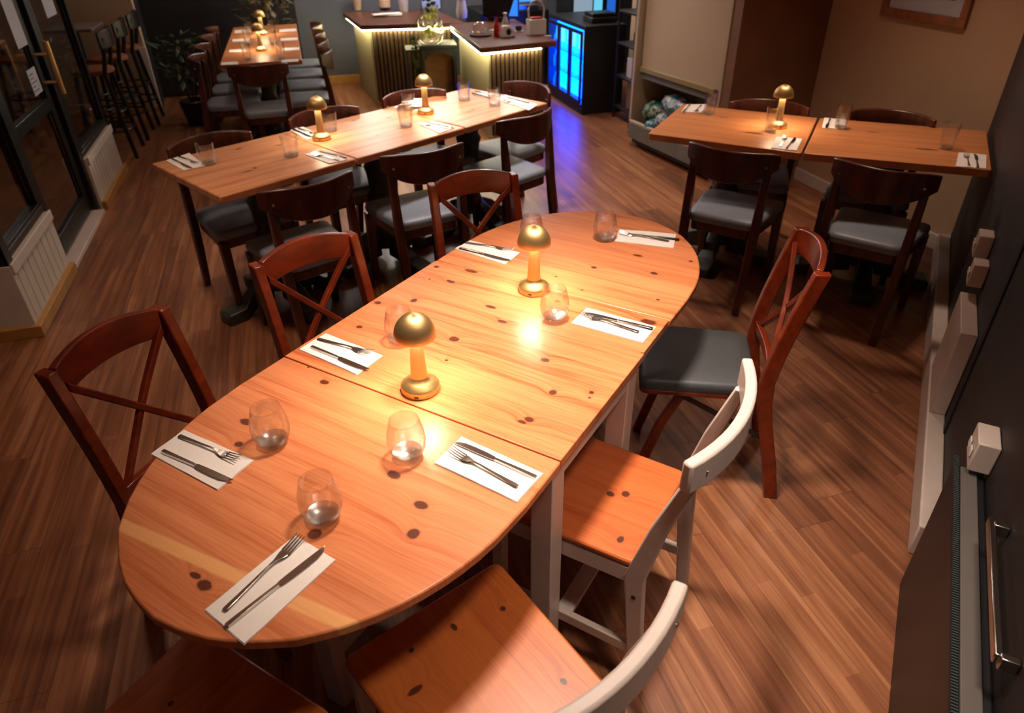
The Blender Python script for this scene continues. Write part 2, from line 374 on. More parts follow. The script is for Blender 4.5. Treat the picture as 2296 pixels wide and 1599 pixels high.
# windows and posts
def win(n, s0, s1, z0, label=None):
    fr = MB(); T = .05
    def bx(mb, sa, sb, za, zb, o0=.02, o1=.08):
        mb.prism([(p.x, p.y) for p in (lp(sa, o0), lp(sb, o0), lp(sb, o1), lp(sa, o1))], za, zb)
    bx(fr, s0, s0+T, z0, CEIL); bx(fr, s1-T, s1, z0, CEIL); bx(fr, s0, s1, z0, z0+T); bx(fr, s0, s1, 2.2, CEIL)
    f = struct(fr.build('window_%d' % n, M_FRAME, bevel=.003))
    gl = MB(); bx(gl, s0+T, s1-T, z0+T, 2.2, .045, .053); gl.build('pane', M_DGLASS, f)
    sl = MB(); bx(sl, s0, s1, z0-.005, z0+.03, .018, .14); sl.build('window_sill', M_SILL, f, .004)
win(1, 0, .74, .38); win(2, 1.77, 2.66, .37)
fr = MB(); fr.prism([(p.x, p.y) for p in (o0-U*1.6+V*.02, o0+V*.02-U*.02, o0+V*.07-U*.02, o0-U*1.6+V*.07)], .37, .43)
fr.prism([(p.x, p.y) for p in (o0-U*.07+V*.02, o0+V*.0, o0+V*.07, o0-U*.07+V*.07)], .37, CEIL)
f = struct(fr.build('window_3', M_FRAME, bevel=.003))
gl = MB(); gl.prism([(p.x, p.y) for p in (o0-U*1.6+V*.045, o0-U*.07+V*.045, o0-U*.07+V*.053, o0-U*1.6+V*.053)], .43, CEIL); gl.build('pane', M_DGLASS, f)
# glass door
mb = MB()
def lbx(mb, sa, sb, za, zb, a, b): mb.prism([(p.x, p.y) for p in (lp(sa, a), lp(sb, a), lp(sb, b), lp(sa, b))], za, zb)
for sa, sb, za, zb in ((.80,.90,.05,2.15),(1.60,1.69,.05,2.15),(.90,1.60,.05,.16),(.90,1.60,2.05,2.15),(.90,1.60,.72,.79)): lbx(mb, sa, sb, za, zb, .05, .095)
d1 = struct(mb.build('door_1', M_FRAME, bevel=.004))
mb = MB(); lbx(mb, .90, 1.60, .16, .72, .068, .076); lbx(mb, .90, 1.60, .79, 2.05, .068, .076); mb.build('pane', M_DGLASS, d1)
mb = MB(); a = lp(1.655, -.03, .80); b = lp(1.655, -.03, 1.10); mb.tube([a, b], .016, 12)
for z in (.87, 1.03): mb.tube([lp(1.655, -.03, z), lp(1.655, .055, z)], .009, 8)
mb.build('door_handle', M_BRASS, d1)
mb = MB(); lbx(mb, .72, .80, 0, CEIL, .02, .1); lbx(mb, 1.70, 1.77, 0, CEIL, .02, .1); lbx(mb, .80, 1.70, 2.16, CEIL, .02, .1)
struct(mb.build('trim_3', M_FRAME, bevel=.004))
mb = MB(); lbx(mb, .76, 1.70, 0, .03, -.02, .12); struct(mb.build('trim_4', M_WHITE, bevel=.004))
def sheet(name, label, s0, s1, z0, z1, m, cat='notice', off=.044, lines=0):
    mb = MB(); lbx(mb, s0, s1, z0, z1, off, off+.002); o = tag(mb.build(name, m), label, cat)
    for i in range(lines):
        z = z1-.03-.022*i; k = MB(); lbx(k, s0+.012, s0+.012+(s1-s0-.03)*random.uniform(.4, 1), z, z+.004, off-.001, off); k.build('printed_line', M_BLACK, o)
    return o
M_PAPER = plain('grey_white_paper', srgb(170,174,184), .8, .03, 10)
sheet('notice', 'long pale paper notice hanging on the glass door, nearest of the papers', 1.385, 1.58, 1.10, 1.62, M_PAPER)
sheet('notice', 'pale paper sheet on the window beyond the glass door', 2.16, 2.42, 1.17, 1.6, M_PAPER)
sheet('opening_card', 'small white printed card on the door glass above the letter bar', 1.375, 1.545, .845, .985, M_PAPER, 'card', lines=5)

# ------------------------------------------------------------------ main table
def hw(t):
    tb = [(0,.416),(.15,.416),(.25,.409),(.32,.397),(.40,.372),(.48,.335),(.55,.286),(.60,.238),(.64,.180),(.67,.118),(.685,.06),(.692,0)]
    for (a, x), (b, y) in zip(tb, tb[1:]):
        if t <= b: return x+(y-x)*(t-a)/(b-a)
    return 0
def leaf_poly(y0, sgn):
    ts = [0,.08,.15,.2,.25,.3,.34,.38,.42,.46,.5,.54,.57,.6,.625,.645,.66,.672,.68,.686,.690,.692]
    raw = [hw(t) for t in ts]
    a = [(hw_s, y0+sgn*t) for t, hw_s in zip(ts, raw)]
    return a+[(-x, y) for x, y in reversed(a[:-1])]
MT = thing('dining_table', 'long pine dining table with rounded ends and white legs, in the foreground', 'table', MC, MROT)
T0, T1 = .727, .75
mb = MB(); mb.prism(leaf_poly(-.0015, -1), T0, T1); mb.build('end_leaf', M_PINE, MT, .004)
mb = MB(); mb.prism([(-.416,.0015),(.414,.0015),(.412,.486),(.400,.4865),(.400,.4905),(.409,.491),(.407,.682),(-.413,.682)], T0, T1); mb.build('center_top', M_PINE, MT, .002)
mb = MB(); mb.prism([(x*.99, y) for x, y in leaf_poly(.685, 1)], T0, T1); mb.build('end_leaf', M_PINE, MT, .004)
mb = MB()
mb.box(-.11, .39, .035, .055, .655, T0-.001); mb.box(-.11, .39, .44, .46, .655, T0-.001); mb.box(.372, .392, .055, .44, .655, T0-.001); mb.box(-.13, -.11, .055, .44, .655, T0-.001)
mb.build('apron', M_WHITE, MT, .002)
for x, y in ((.367,.032),(-.115,.032),(.367,.460),(-.115,.460)):
    mb = MB(); mb.box(x-.029, x+.029, y-.029, y+.029, 0, .70 if 0 else T0-.001); mb.build('leg', M_WHITE, MT, .003)
for x, y in ((-.03,-.36),(.06,1.02)):
    mb = MB(); mb.box(x-.03, x+.03, y-.02, y+.02, 0, T0-.001); mb.build('leg', M_WHITE, MT, .003)
    mb = MB(); yy = (.0, y) if y < 0 else (.49, y)
    mb.beam((x, yy[0], .18), (x, yy[1], .18), .022, .045); mb.build('stretcher', M_WHITE, MT, .003)

# ------------------------------------------------------------------ chairs
def arc(n, hwid, y0, bow): return [(-hwid+2*hwid*i/(n-1), y0-bow*(1-((2*i/(n-1))-1)**2)) for i in range(n)]
def rounded(poly, r, n=4):
    out = []; k = len(poly)
    for i in range(k):
        p = Vector(poly[i]); a = (Vector(poly[i-1])-p).normalized(); b = (Vector(poly[(i+1)%k])-p).normalized()
        A, B = p+a*r, p+b*r
        for j in range(n+1):
            t = j/n; q = A*(1-t)**2+p*2*t*(1-t)+B*t*t; out.append((q.x, q.y))
    return out
def bistro(label, loc, rz, group):
    t = thing('bistro_chair', label, 'chair', loc, rz, group)
    pts = arc(17, .215, -.150, .098)
    zb = [.650+.070*abs((2*i/16)-1)**2.6 for i in range(17)]; zt = [.800-.012*abs((2*i/16)-1)**4 for i in range(17)]
    MB().rail(pts, zb, zt, .019).build('backrest', M_DKRED, t, .006, 50)
    poly = rounded([(-.165,-.19),(.165,-.19),(.212,.215),(-.212,.215)], .05)
    mb = MB(); inn = [(x*.95, y*.95) for x, y in poly]
    mb.faces([[(x,y,.415) for x,y in poly],[(x*1.01,y*1.01,.432) for x,y in poly],[(x*.99,y*.99,.449) for x,y in poly],[(x*.9,y*.9,.458) for x,y in poly],[(x*.5,y*.5,.462) for x,y in poly]])
    mb.build('seat', M_CUSH, t, 0, 60)
    mb = MB(); mb.prism([(x*.965, y*.965) for x, y in poly], .365, .414); mb.build('seat_frame', M_DKRED, t, .004)
    for s in (-1, 1):
        mb = MB(); mb.post([(s*.170,-.265,0),(s*.172,-.222,.22),(s*.174,-.196,.42),(s*.176,-.182,.60),(s*.178,-.170,.74)],[(.034,.034),(.038,.042),(.040,.046),(.036,.038),(.030,.022)])
        mb.build('leg', M_DKRED, t, .005)
        mb = MB(); mb.post([(s*.192,.205,0),(s*.188,.190,.40)],[(.032,.032),(.044,.044)]); mb.build('leg', M_DKRED, t, .004)
        mb = MB(); mb.tube([(s*.172,-.190,.735),(s*.172,-.201,.735)], .006, 10); mb.build('screw_cap', M_STEEL, t)
    return t
def crossback(label, loc, rz, group, cush=True):
    t = thing('cross_back_chair', label, 'chair', loc, rz, group)
    H = .165
    def py(z): # post depth profile
        P = [(0,-.235),(.15,-.205),(.30,-.165),(.45,-.135),(.60,-.155),(.75,-.190),(.90,-.230)]
        for (a, x), (b, y) in zip(P, P[1:]):
            if z <= b: k = (z-a)/(b-a); return x+(y-x)*k
        return P[-1][1]
    for s in (-1, 1):
        zs = [0,.08,.16,.24,.32,.40,.48,.56,.64,.72,.80,.866]
        mb = MB(); mb.post([(s*H, py(z), z) for z in zs], [(.030,.046)]*len(zs)); mb.build('leg', M_RED, t, .004)
        mb = MB(); mb.post([(s*.135,.235,0),(s*.135,.17,.25),(s*.135,.10,.42)], [(.022,.034)]*3); mb.build('leg', M_RED, t, .003)
        mb = MB(); mb.beam((s*.149,.13,.395),(s*.149,-.17,.24), .004, .018); mb.build('brace', M_BLACK, t)
    pts = arc(13, H-.012, py(.84), .030)
    zb = [.790+.010*(1-((2*i/12)-1)**2) for i in range(13)]; zt = [.870+.022*(1-((2*i/12)-1)**2) for i in range(13)]
    MB().rail(pts, zb, zt, .020).build('top_rail', M_RED, t, .004, 50)
    MB().rail(arc(9, H-.012, py(.50), .012), [.485]*9, [.520]*9, .020).build('lower_rail', M_RED, t, .003, 50)
    for s in (-1, 1):
        n = 9; rg = []
        for i in range(n):
            k = i/(n-1); z = .505+k*.31; x = s*(-(H-.022)+2*(H-.022)*k); y = py(z)-.016*math.sin(PI*k)+(.004*s)
            rg.append((x, y, z))
        mb = MB()
        mb.faces([[(x, y-.009, z-.014), (x, y+.009, z-.014), (x, y+.009, z+.014), (x, y-.009, z+.014)] for x, y, z in rg]); mb.build('cross_slat', M_RED, t, .003)
    poly = rounded([(-.172,-.115),(.172,-.115),(.186,.255),(-.186,.255)], .035)
    mb = MB(); mb.prism(poly, .405, .422); mb.build('seat_frame', M_RED, t, .003)
    mb = MB(); mb.faces([[(x,y,.423) for x,y in poly],[(x*1.015,y*1.015,.440) for x,y in poly],[(x,y,.455) for x,y in poly],[(x*.93,y*.93,.463) for x,y in poly],[(x*.5,y*.5,.467) for x,y in poly]])
    mb.build('seat', M_CUSHD, t, 0, 60)
    return t
def whitechair(label, loc, rz, group, seatm, SW=.190):
    t = thing('pine_seat_chair', label, 'chair', loc, rz, group)
    poly = rounded([(-.182,-.19),(.182,-.19),(SW,.205),(-SW,.205)], .025)
    mb = MB(); mb.prism(poly, .436, .455); mb.build('seat', seatm, t, .006)
    mb = MB()
    for s in (-1, 1): mb.beam((s*.172,-.18,.405),(s*.178,.18,.405), .018, .05)
    mb.beam((-.17,.182,.405),(.17,.182,.405), .018, .05); mb.beam((-.165,-.165,.405),(.165,-.165,.405), .018, .05)
    mb.build('seat_frame', M_WHITE, t, .002)
    pts = arc(15, .218, -.278, .052)
    MB().rail(pts, [.752+.006*abs(2*i/14-1)**2 for i in range(15)], [.835]*15, .026).build('top_rail', M_WHITE, t, .006, 50)
    for s in (-1, 1):
        mb = MB(); mb.post([(s*.188,-.232,0),(s*.188,-.205,.30),(s*.188,-.195,.42),(s*.188,-.236,.60),(s*.186,-.286,.765)],[(.022,.034),(.022,.044),(.022,.050),(.022,.040),(.020,.030)]); l = mb.build('leg', M_WHITE, t, .004)
        mb = MB(); mb.tube([(s*.2005,-.200,.36),(s*.1985,-.200,.36)], .006, 10); mb.build('screw_cap', M_BLACK, l)
        mb = MB(); mb.post([(s*.182,.188,0),(s*.182,.185,.43)],[(.030,.030),(.034,.034)]); mb.build('leg', M_WHITE, t, .003)
        mb = MB(); mb.beam((s*.185,-.205,.15),(s*.183,.18,.15), .018, .035); mb.build('stretcher', M_WHITE, t, .003)
        mb = MB(); mb.tube([(s*.175,-.298,.795),(s*.175,-.3125,.795)], .004, 10); mb.build('screw_cap', M_STEEL, t)
    mb = MB(); mb.beam((-.18,-.01,.155),(.18,-.01,.155), .045, .018); mb.build('stretcher', M_WHITE, t, .003)
    return t
def by_rail(a, b, z, back, flip=1):
    "chair origin and heading from the two ends (left, right as seen from behind) of its top rail at height z"
    A, B = at(*a, z), at(*b, z); m = (A+B)/2; d = (B-A).normalized(); ang = math.atan2(d.y, d.x)
    f = Vector((-d.y, d.x, 0))          # forward
    o = m+f*back; return Vector((o.x, o.y, 0)), ang
G_B = 'bistro chairs with grey seats'
spec = [
 ((590,432),(784,386),.79,.18,'bistro chair at the left end of the middle row, near side'),
 ((866,352),(1034,322),.79,.18,'bistro chair at the centre of the middle row, near side'),
 ((1115,275),(1246,240),.79,.18,'bistro chair at the right end of the middle row, near side'),
 ((553,292),(373,330),.79,.18,'bistro chair on the far side of the middle table, at its left end'),
 ((792,238),(650,264),.79,.18,'bistro chair on the far side of the middle table, behind the left brass lamp'),
 ((985,200),(864,218),.79,.18,'bistro chair on the far side of the middle table, behind the right brass lamp'),
 ((1248,207),(1130,180),.79,.18,'bistro chair at the right-hand head of the middle table, by the slatted bar front'),
 ((1535,318),(1757,352),.79,.18,'bistro chair on the near side of the right-hand table, left of the two'),
 ((1868,355),(2112,397),.79,.18,'bistro chair on the near side of the right-hand table, next to the dark wall'),
 ((1825,240),(1632,224),.79,.18,'bistro chair tucked behind the right-hand table, by the lamp'),
 ((2108,267),(1896,245),.79,.18,'bistro chair tucked behind the right-hand table, under the framed picture'),
 ((513,150),(639,142),.79,.18,'bistro chair at the near head of the far table'),
]
first = None; CH = []
for i, (a, b, z, bk, lab) in enumerate(spec):
    o, ang = by_rail(a, b, z, bk)
    if first is None: first = bistro(lab, o, ang, G_B); CH.append(first)
    else: CH.append(dup(first, o, ang, lab, G_B))
BTL0, BTL1 = Vector((-2.203,5.626,0)), Vector((-2.777,7.707,0)); BTR0, BTR1 = Vector((-1.598,5.793,0)), Vector((-2.213,7.964,0))
tdir = (BTL1-BTL0).normalized()
for k, nm in enumerate(('nearest', 'second', 'third', 'farthest')):
    p = BTL0+tdir*(.22+k*.52)-Vector((tdir.y, -tdir.x, 0))*(-.0); n = Vector((-tdir.y, tdir.x, 0))   # n points left
    q = p+n*(-.02)
    dup(first, Vector((q.x, q.y, 0)), math.atan2(-n.y, -n.x)-PI/2, 'bistro chair on the left side of the far table, %s of the four' % nm, G_B)
    p = BTR0+tdir*(.16+k*.52); q = p-n*(-.02)
    dup(first, Vector((q.x, q.y, 0)), math.atan2(n.y, n.x)-PI/2, 'bistro chair on the right side of the far table, %s of the four' % nm, G_B)
G_X = 'cross-back chairs at the foreground table'
x0 = None
for a, b, z, lab in [((352,672),(85,822),.885,'red-brown cross-back chair at the lower left of the pine table'),
    ((785,508),(563,580),.885,'bright red-brown cross-back chair at the middle of the pine table, left side'),
    ((1155,376),(960,402),.885,'cross-back chair at the far left side of the pine table'),
    ((1852,598),(1806,500),.885,'dark cross-back chair with charcoal seat on the right side of the pine table')]:
    A, B = at(*a, z), at(*b, z); m = (A+B)/2; d = (B-A).normalized(); f = Vector((-d.y, d.x, 0)); o = m+f*.225
    if x0 is None: x0 = crossback(lab, Vector((o.x,o.y,0)), math.atan2(d.y, d.x), G_X)
    else: dup(x0, Vector((o.x,o.y,0)), math.atan2(d.y, d.x), lab, G_X)
G_W = 'white chairs with pine seats'
whitechair('white chair with pine seat and two dark knots, right of the pine table', (.380-.190*.854-.004, 1.245+.190*.52-.008, 0), R(148.7-90), G_W, M_SEATPINE)
fw = Vector((math.cos(R(127)), math.sin(R(127)), 0)); fm = Vector((-.207, .978, 0)); o = fm-fw*.205
whitechair('white chair with pine seat at the bottom centre, nearest the camera', (o.x+.008, o.y, 0), R(38), G_W, M_SEATPINE2, .203)
a0, a1 = at(410,1430,.45), at(245,1599,.45)
whitechair('white chair whose pine seat with one big knot shows at the bottom left', (-.630, .662, 0), R(-31), G_W, M_SEATPINE3, .20)

# ------------------------------------------------------------------ pedestal tables
def pedestal_table(label, c, ang, lx, ly, m, group, quad=None):
    t = thing('pedestal_table', label, 'table', (c[0], c[1], 0), ang, group)
    mb = MB()
    if quad:
        Mi = (Matrix.Translation((c[0], c[1], 0)) @ Matrix.Rotation(ang, 4, 'Z')).inverted(); q = [Mi @ Vector((a, b, 0)) for a, b in quad]
        mb.prism(rounded([(v.x, v.y) for v in q], .012, 3), .715, .75)
    else: mb.box(-lx/2, lx/2, -ly/2, ly/2, .715, .75)
    mb.build('tabletop', m, t, .006)
    mb = MB(); mb.box(-lx/2+.06, lx/2-.06, -.03, .03, .69, .714); mb.box(-.03, .03, -ly/2+.06, ly/2-.06, .69, .714); mb.build('bearer', M_IRON, t, .003)
    mb = MB(); mb.lathe([(.09,.10),(.095,.14),(.07,.17),(.055,.22),(.075,.27),(.082,.33),(.06,.37),(.075,.40),(.058,.44),(.066,.52),(.078,.56),(.06,.59),(.07,.62),(.10,.66),(.12,.69)], 20); mb.build('column', M_IRON, t, 0, 50)
    for k in range(4):
        a = k*PI/2; M = Matrix.Rotation(a, 4, 'Z'); mb = MB()
        mb.faces([[M @ Vector(p) for p in ((.06,-.035,z0),(.06,.035,z0),(.06,.035,z1),(.06,-.035,z1))] if i == 0 else [M @ Vector(p) for p in ((r,-w,z0),(r,w,z0),(r,w,z1),(r,-w,z1))]
            for i, (r, w, z0, z1) in enumerate([(.06,.035,.05,.17),(.16,.035,.04,.13),(.22,.045,.0,.075),(.235,.055,.0,.065),(.32,.055,.0,.06),(.335,.045,.0,.045)])])
        mb.build('foot', M_IRON, t, .006)
    return t
# middle row: three tops
c1, c2, c3, c4 = Vector((-1.204,2.776)), Vector((-.725,3.272)), Vector((-.236,3.788)), Vector((.233,4.309))
nn = Vector((-.728,.685))*.675
G_T = 'pedestal tables pushed together in the middle row'
for a, b, lab, sh in ((c1,c2,'oak pedestal table at the left end of the middle row',0),(c2,c3,'oak pedestal table at the centre of the middle row',.01),(c3,c4,'oak pedestal table at the right end of the middle row, near the bar',.0)):
    m = (a+b)/2+nn/2; d = b-a; pedestal_table(lab, m, math.atan2(d.y, d.x), d.length-.003, .675, M_OAK, G_T)
G_R = 'pedestal tables against the dark wall'
for q, lab in (([(.724,3.622),(1.384,3.246),(1.700,3.876),(1.040,4.235)],'orange oak pedestal table with a brass lamp, left of the pair'),([(1.396,3.246),(2.118,2.962),(2.452,3.574),(1.712,3.872)],'orange oak pedestal table against the dark wall')):
    A, B = Vector(q[0]), Vector(q[1]); d = B-A; m = sum((Vector(v) for v in q), Vector((0,0)))/4
    pedestal_table(lab, m, math.atan2(d.y, d.x), .7, .66, M_OAKR, G_R, q)
G_F = 'pedestal tables of the far row'
for k, nm in enumerate(('near', 'middle', 'far')):
    wv = Vector((tdir.y, -tdir.x, 0)); m = BTL0+tdir*(.06+.35+k*.705)+wv*.31
    pedestal_table('oak pedestal table, %s one of the far row by the dark wall' % nm, m, math.atan2(wv.y, wv.x), .62, .70, M_OAKR, G_F)

# ------------------------------------------------------------------ brass mushroom lamps
def lamp(label, loc, group, rz=0, energy=9):
    t = thing('mushroom_lamp', label, 'lamp', loc, rz, group)
    MB().lathe([(.030,.0),(.046,.0),(.047,.002),(.0475,.017),(.046,.020),(.030,.031),(.022,.037),(.0205,.042)], 48).build('base', M_BRASS, t, 0, 50)
    MB().lathe([(.0210,.0421),(.0195,.06),(.0172,.10),(.0158,.140),(.0155,.160)], 40).build('stem', M_BRASS, t, 0, 50)
    prof = [(.050,.154)]+[(.0505*math.cos(a), .156+.058*math.sin(a)) for a in [k*PI/2/11 for k in range(11)]]+[(.001,.214)]
    inner = [(.001,.2105)]+[(.0485*math.cos(a), .155+.0555*math.sin(a)) for a in reversed([k*PI/2/11 for k in range(11)])]+[(.0485,.154)]
    MB().lathe(prof+inner+[(.050,.154)], 56, caps=False).build('lamp_shade', M_BRASS, t, 0, 50)
    MB().lathe([(.0165,.1635),(.038,.1635),(.038,.1665),(.0165,.1665)], 32).build('light_ring', M_GLOW, t, 0, 0)
    MB().lathe([(.0155,.160),(.012,.20),(.005,.206)], 20).build('shade_mount', M_BRASS, t)
    mb = MB(); mb.box(-.0050, .0050, -.0482, -.0468, .0065, .0105); mb.build('charging_port', M_BLACK, t)
    return t
G_L = 'brass mushroom lamps'
LP = [((943,873),'brass mushroom lamp on the pine table, nearer to the camera of its two',-.10,.752),
      ((1197,651),'brass mushroom lamp on the pine table, farther from the camera of its two',-.3,.752),
      ((722,312),'brass mushroom lamp on the left part of the middle row',0,.752),
      ((955,254),'brass mushroom lamp on the middle row, nearer the bar',0,.752),
      ((1743,285),'brass mushroom lamp on the right-hand table',0,.752),
      ((586,114),'brass mushroom lamp on the far table, nearer of its two',0,.752),
      ((590,78),'brass mushroom lamp on the far table, farther of its two',0,.752)]
l0 = lamp(LP[0][1], at(*LP[0][0], .7505), G_L, LP[0][2])
for p, lab, rz, z in LP[1:]: dup(l0, at(*p, .7505), rz, lab, G_L)

# ------------------------------------------------------------------ glasses
def stemless(label, loc, group):
    out = [(.022,0),(.027,.0005),(.034,.010),(.0405,.028),(.0425,.045),(.0400,.068),(.0345,.090),(.0315,.100)]
    inn = [(.0308,.0995),(.0335,.090),(.0388,.068),(.0412,.045),(.0395,.029),(.034,.013),(.020,.003),(.001,.0025)]
    o = MB().lathe([(.001,.0015),(.016,.0015)]+out+inn, 40, caps=True).build('stemless_glass', M_GLASS, smooth=80)
    o.location = loc; MB().lathe([(.001,.003),(.019,.0035),(.032,.0145),(.020,.010),(.001,.008)], 32).build('glass_base', M_GBASE, o, smooth=80)
    return tag(o, label, 'glass', group)
def tumbler(label, loc, group, h=.098, r=.042):
    out = [(.026*r/.036,0),(.029*r/.036,.001),(r,h)]
    inn = [(r-.0015,h),(.0278*r/.036,.003),(.001,.0025)]
    o = MB().lathe([(.001,.001)]+out+inn, 36, caps=True).build('tumbler', M_GLASS, smooth=50)
    o.location = loc; MB().lathe([(.001,.003),(.0265*r/.036,.0033),(.0275*r/.036,.013),(.001,.012)], 32).build('glass_base', M_GBASE, o, smooth=50)
    return tag(o, label, 'glass', group)
def copy1(o, loc, rz, label, group=None):
    c = o.copy(); c.location = loc; c.rotation_euler = (0,0,rz); c['label'] = label; COL.objects.link(c)
    for k in list(o.children): d = k.copy(); COL.objects.link(d); d.parent = c
    if group: c['group'] = group
    return c
G_G = 'stemless glasses on the pine table'
gl = [((614,993),'stemless glass beside the napkin in front of the lower-left cross-back chair'),((915,1021),'stemless glass just below the nearer brass lamp'),((726,1160),'stemless glass at the near end of the pine table, above the fork tips'),
      ((900,765),'stemless glass half hidden behind the nearer brass lamp'),((1243,715),'stemless glass in front of the farther brass lamp'),((1192,545),'stemless glass half hidden behind the farther brass lamp'),((1355,537),'stemless glass at the far end of the pine table')]
g0 = None
for p, lab in gl:
    if g0 is None: g0 = stemless(lab, at(*p, .7505), G_G)
    else: copy1(g0, at(*p, .7505), random.random()*6, lab, G_G)
G_TM = 'straight tumblers on the middle row'
tm = [((468,368),'straight tumbler at the left end of the middle row'),((654,350),'straight tumbler left of the left brass lamp on the middle row'),((742,294),'straight tumbler just behind the left brass lamp on the middle row'),
      ((911,283),'straight tumbler left of the right brass lamp on the middle row, nearer one'),((917,247),'straight tumbler behind the crumpled napkin left of the right lamp'),((1041,224),'straight tumbler at the back edge near the right end of the middle row'),((1109,236),'straight tumbler at the right end of the middle row, next to cutlery')]
t0 = None
for p, lab in tm:
    if t0 is None: t0 = tumbler(lab, at(*p, .7505), G_TM)
    else: copy1(t0, at(*p, .7505), random.random()*6, lab, G_TM)
G_TR = 'tall tumblers on the right-hand table'
tr = [((1590,256),'tall tumbler at the left end of the right-hand table'),((1727,294),'tall tumbler beside the lamp on the right-hand table'),((1884,288),'tall tumbler in front of the napkin right of the table joint'),((2120,333),'tall tumbler near the dark wall on the right-hand table')]
r0 = None
for p, lab in tr:
    if r0 is None: r0 = tumbler(lab, at(*p, .7505), G_TR, .120, .036)
    else: copy1(r0, at(*p, .7505), random.random()*6, lab, G_TR)
G_TF = 'tumblers on the far table'
for i, (p, lab) in enumerate([((556,134),'near left'),((632,132),'near right'),((558,101),'middle left'),((614,99),'middle right'),((561,78),'far left'),((612,74),'far right')]):
    copy1(r0, at(*p, .7505), i, 'small tumbler on the far table, %s' % lab, G_TF)

# ------------------------------------------------------------------ napkins and cutlery
def napkin(label, c4, group, z=.7505, th=.0022):
    P = [at(x, y, z+.002) for x, y in c4]; c = sum(P, Vector())/4; c.z = z
    L = [p-c for p in P]
    def sub(k):
        out = []
        for i in range(4):
            a, b = L[i], L[(i+1) % 4]
            for j in range(5):
                q = a+(b-a)*(j/5.0)
                out.append((q.x*k, q.y*k))
        return out
    mb = MB(); n = 20; A = sub(1.0); B = sub(.985)
    mb.faces([[(x, y, .0002) for x, y in A], [(x, y, th*.5) for x, y in A]])
    jit = [random.uniform(0, .0016) for _ in range(n)]
    mb.faces([[(x, y, th*.55) for x, y in B], [(x*1.004+.0004, y*1.004, th+jit[i]) for i, (x, y) in enumerate(B)], [(x*.8, y*.8, th) for x, y in B]])
    o = mb.build('paper_napkin', M_NAP, smooth=30); o.location = c
    return tag(o, label, 'napkin', group)
def fork_mesh():
    "origin at the handle end, tines towards +x, length .185"
    mb = MB()
    pr = [(0,.0045,.0030),(.004,.0058,.0034),(.03,.0050,.0040),(.07,.0034,.0055),(.10,.0024,.0075),(.118,.0032,.0065),(.128,.0080,.0045),(.138,.0112,.0032),(.146,.0118,.0030)]
    mb.faces([[(x,-w,z-.0011),(x,w,z-.0011),(x,w*.8,z+.0011),(x,-w*.8,z+.0011)] for x, w, z in pr])
    for k in range(4):
        y = -.0095+k*.00633
        mb.faces([[(x,y-w,z-.0008),(x,y+w,z-.0008),(x,y+w,z+.0008),(x,y-w,z+.0008)] for x, w, z in [(.1455,.0020,.0032),(.155,.0015,.0042),(.170,.0012,.0065),(.182,.0008,.0092),(.186,.0003,.0100)]])
    return mb
def knife_mesh():
    mb = MB()
    pr = [(0,.0048,.0032,.0022),(.004,.0062,.0032,.0028),(.04,.0052,.0036,.0030),(.09,.0042,.0038,.0030),(.104,.0040,.0038,.0028)]
    mb.faces([[(x,-w,z-h),(x,w,z-h),(x,w*.7,z+h*.8),(x,-w*.7,z+h*.8)] for x, w, z, h in pr])
    pr = [(.104,-.004,.004),(.110,-.0066,.0052),(.13,-.0082,.0056),(.16,-.0088,.0058),(.185,-.0080,.0056),(.200,-.0045,.0054),(.208,.0010,.0048),(.211,.0036,.0042)]
    mb.faces([[(x,a,.0036),(x,b,.0030),(x,b,.0048),(x,a,.0040)] for x, a, b in pr])
    return mb
G_C = 'forks and knives of the place settings'
protoF = protoK = None
def place_cut(kind, h, t, label, z=.7535, group=G_C):
    global protoF, protoK
    A, B = at(*h, z), at(*t, z+.004); d = B-A; L = .186 if kind == 'fork' else .211
    ang = math.atan2(d.y, d.x); mid = (A+B)/2; o = mid-Vector((math.cos(ang), math.sin(ang), 0))*L/2
    loc = Vector((o.x, o.y, z-.0003))
    pr = protoF if kind == 'fork' else protoK
    if pr is None:
        ob = (fork_mesh() if kind == 'fork' else knife_mesh()).build(kind, M_STEEL, None, .0004, 35, 1)
        tag(ob, label, kind, group); ob.location = loc; ob.rotation_euler = (0,0,ang)
        if kind == 'fork': protoF = ob
        else: protoK = ob
        return ob
    return copy1(pr, loc, ang, label, group)
G_N = 'white paper napkins under the cutlery'
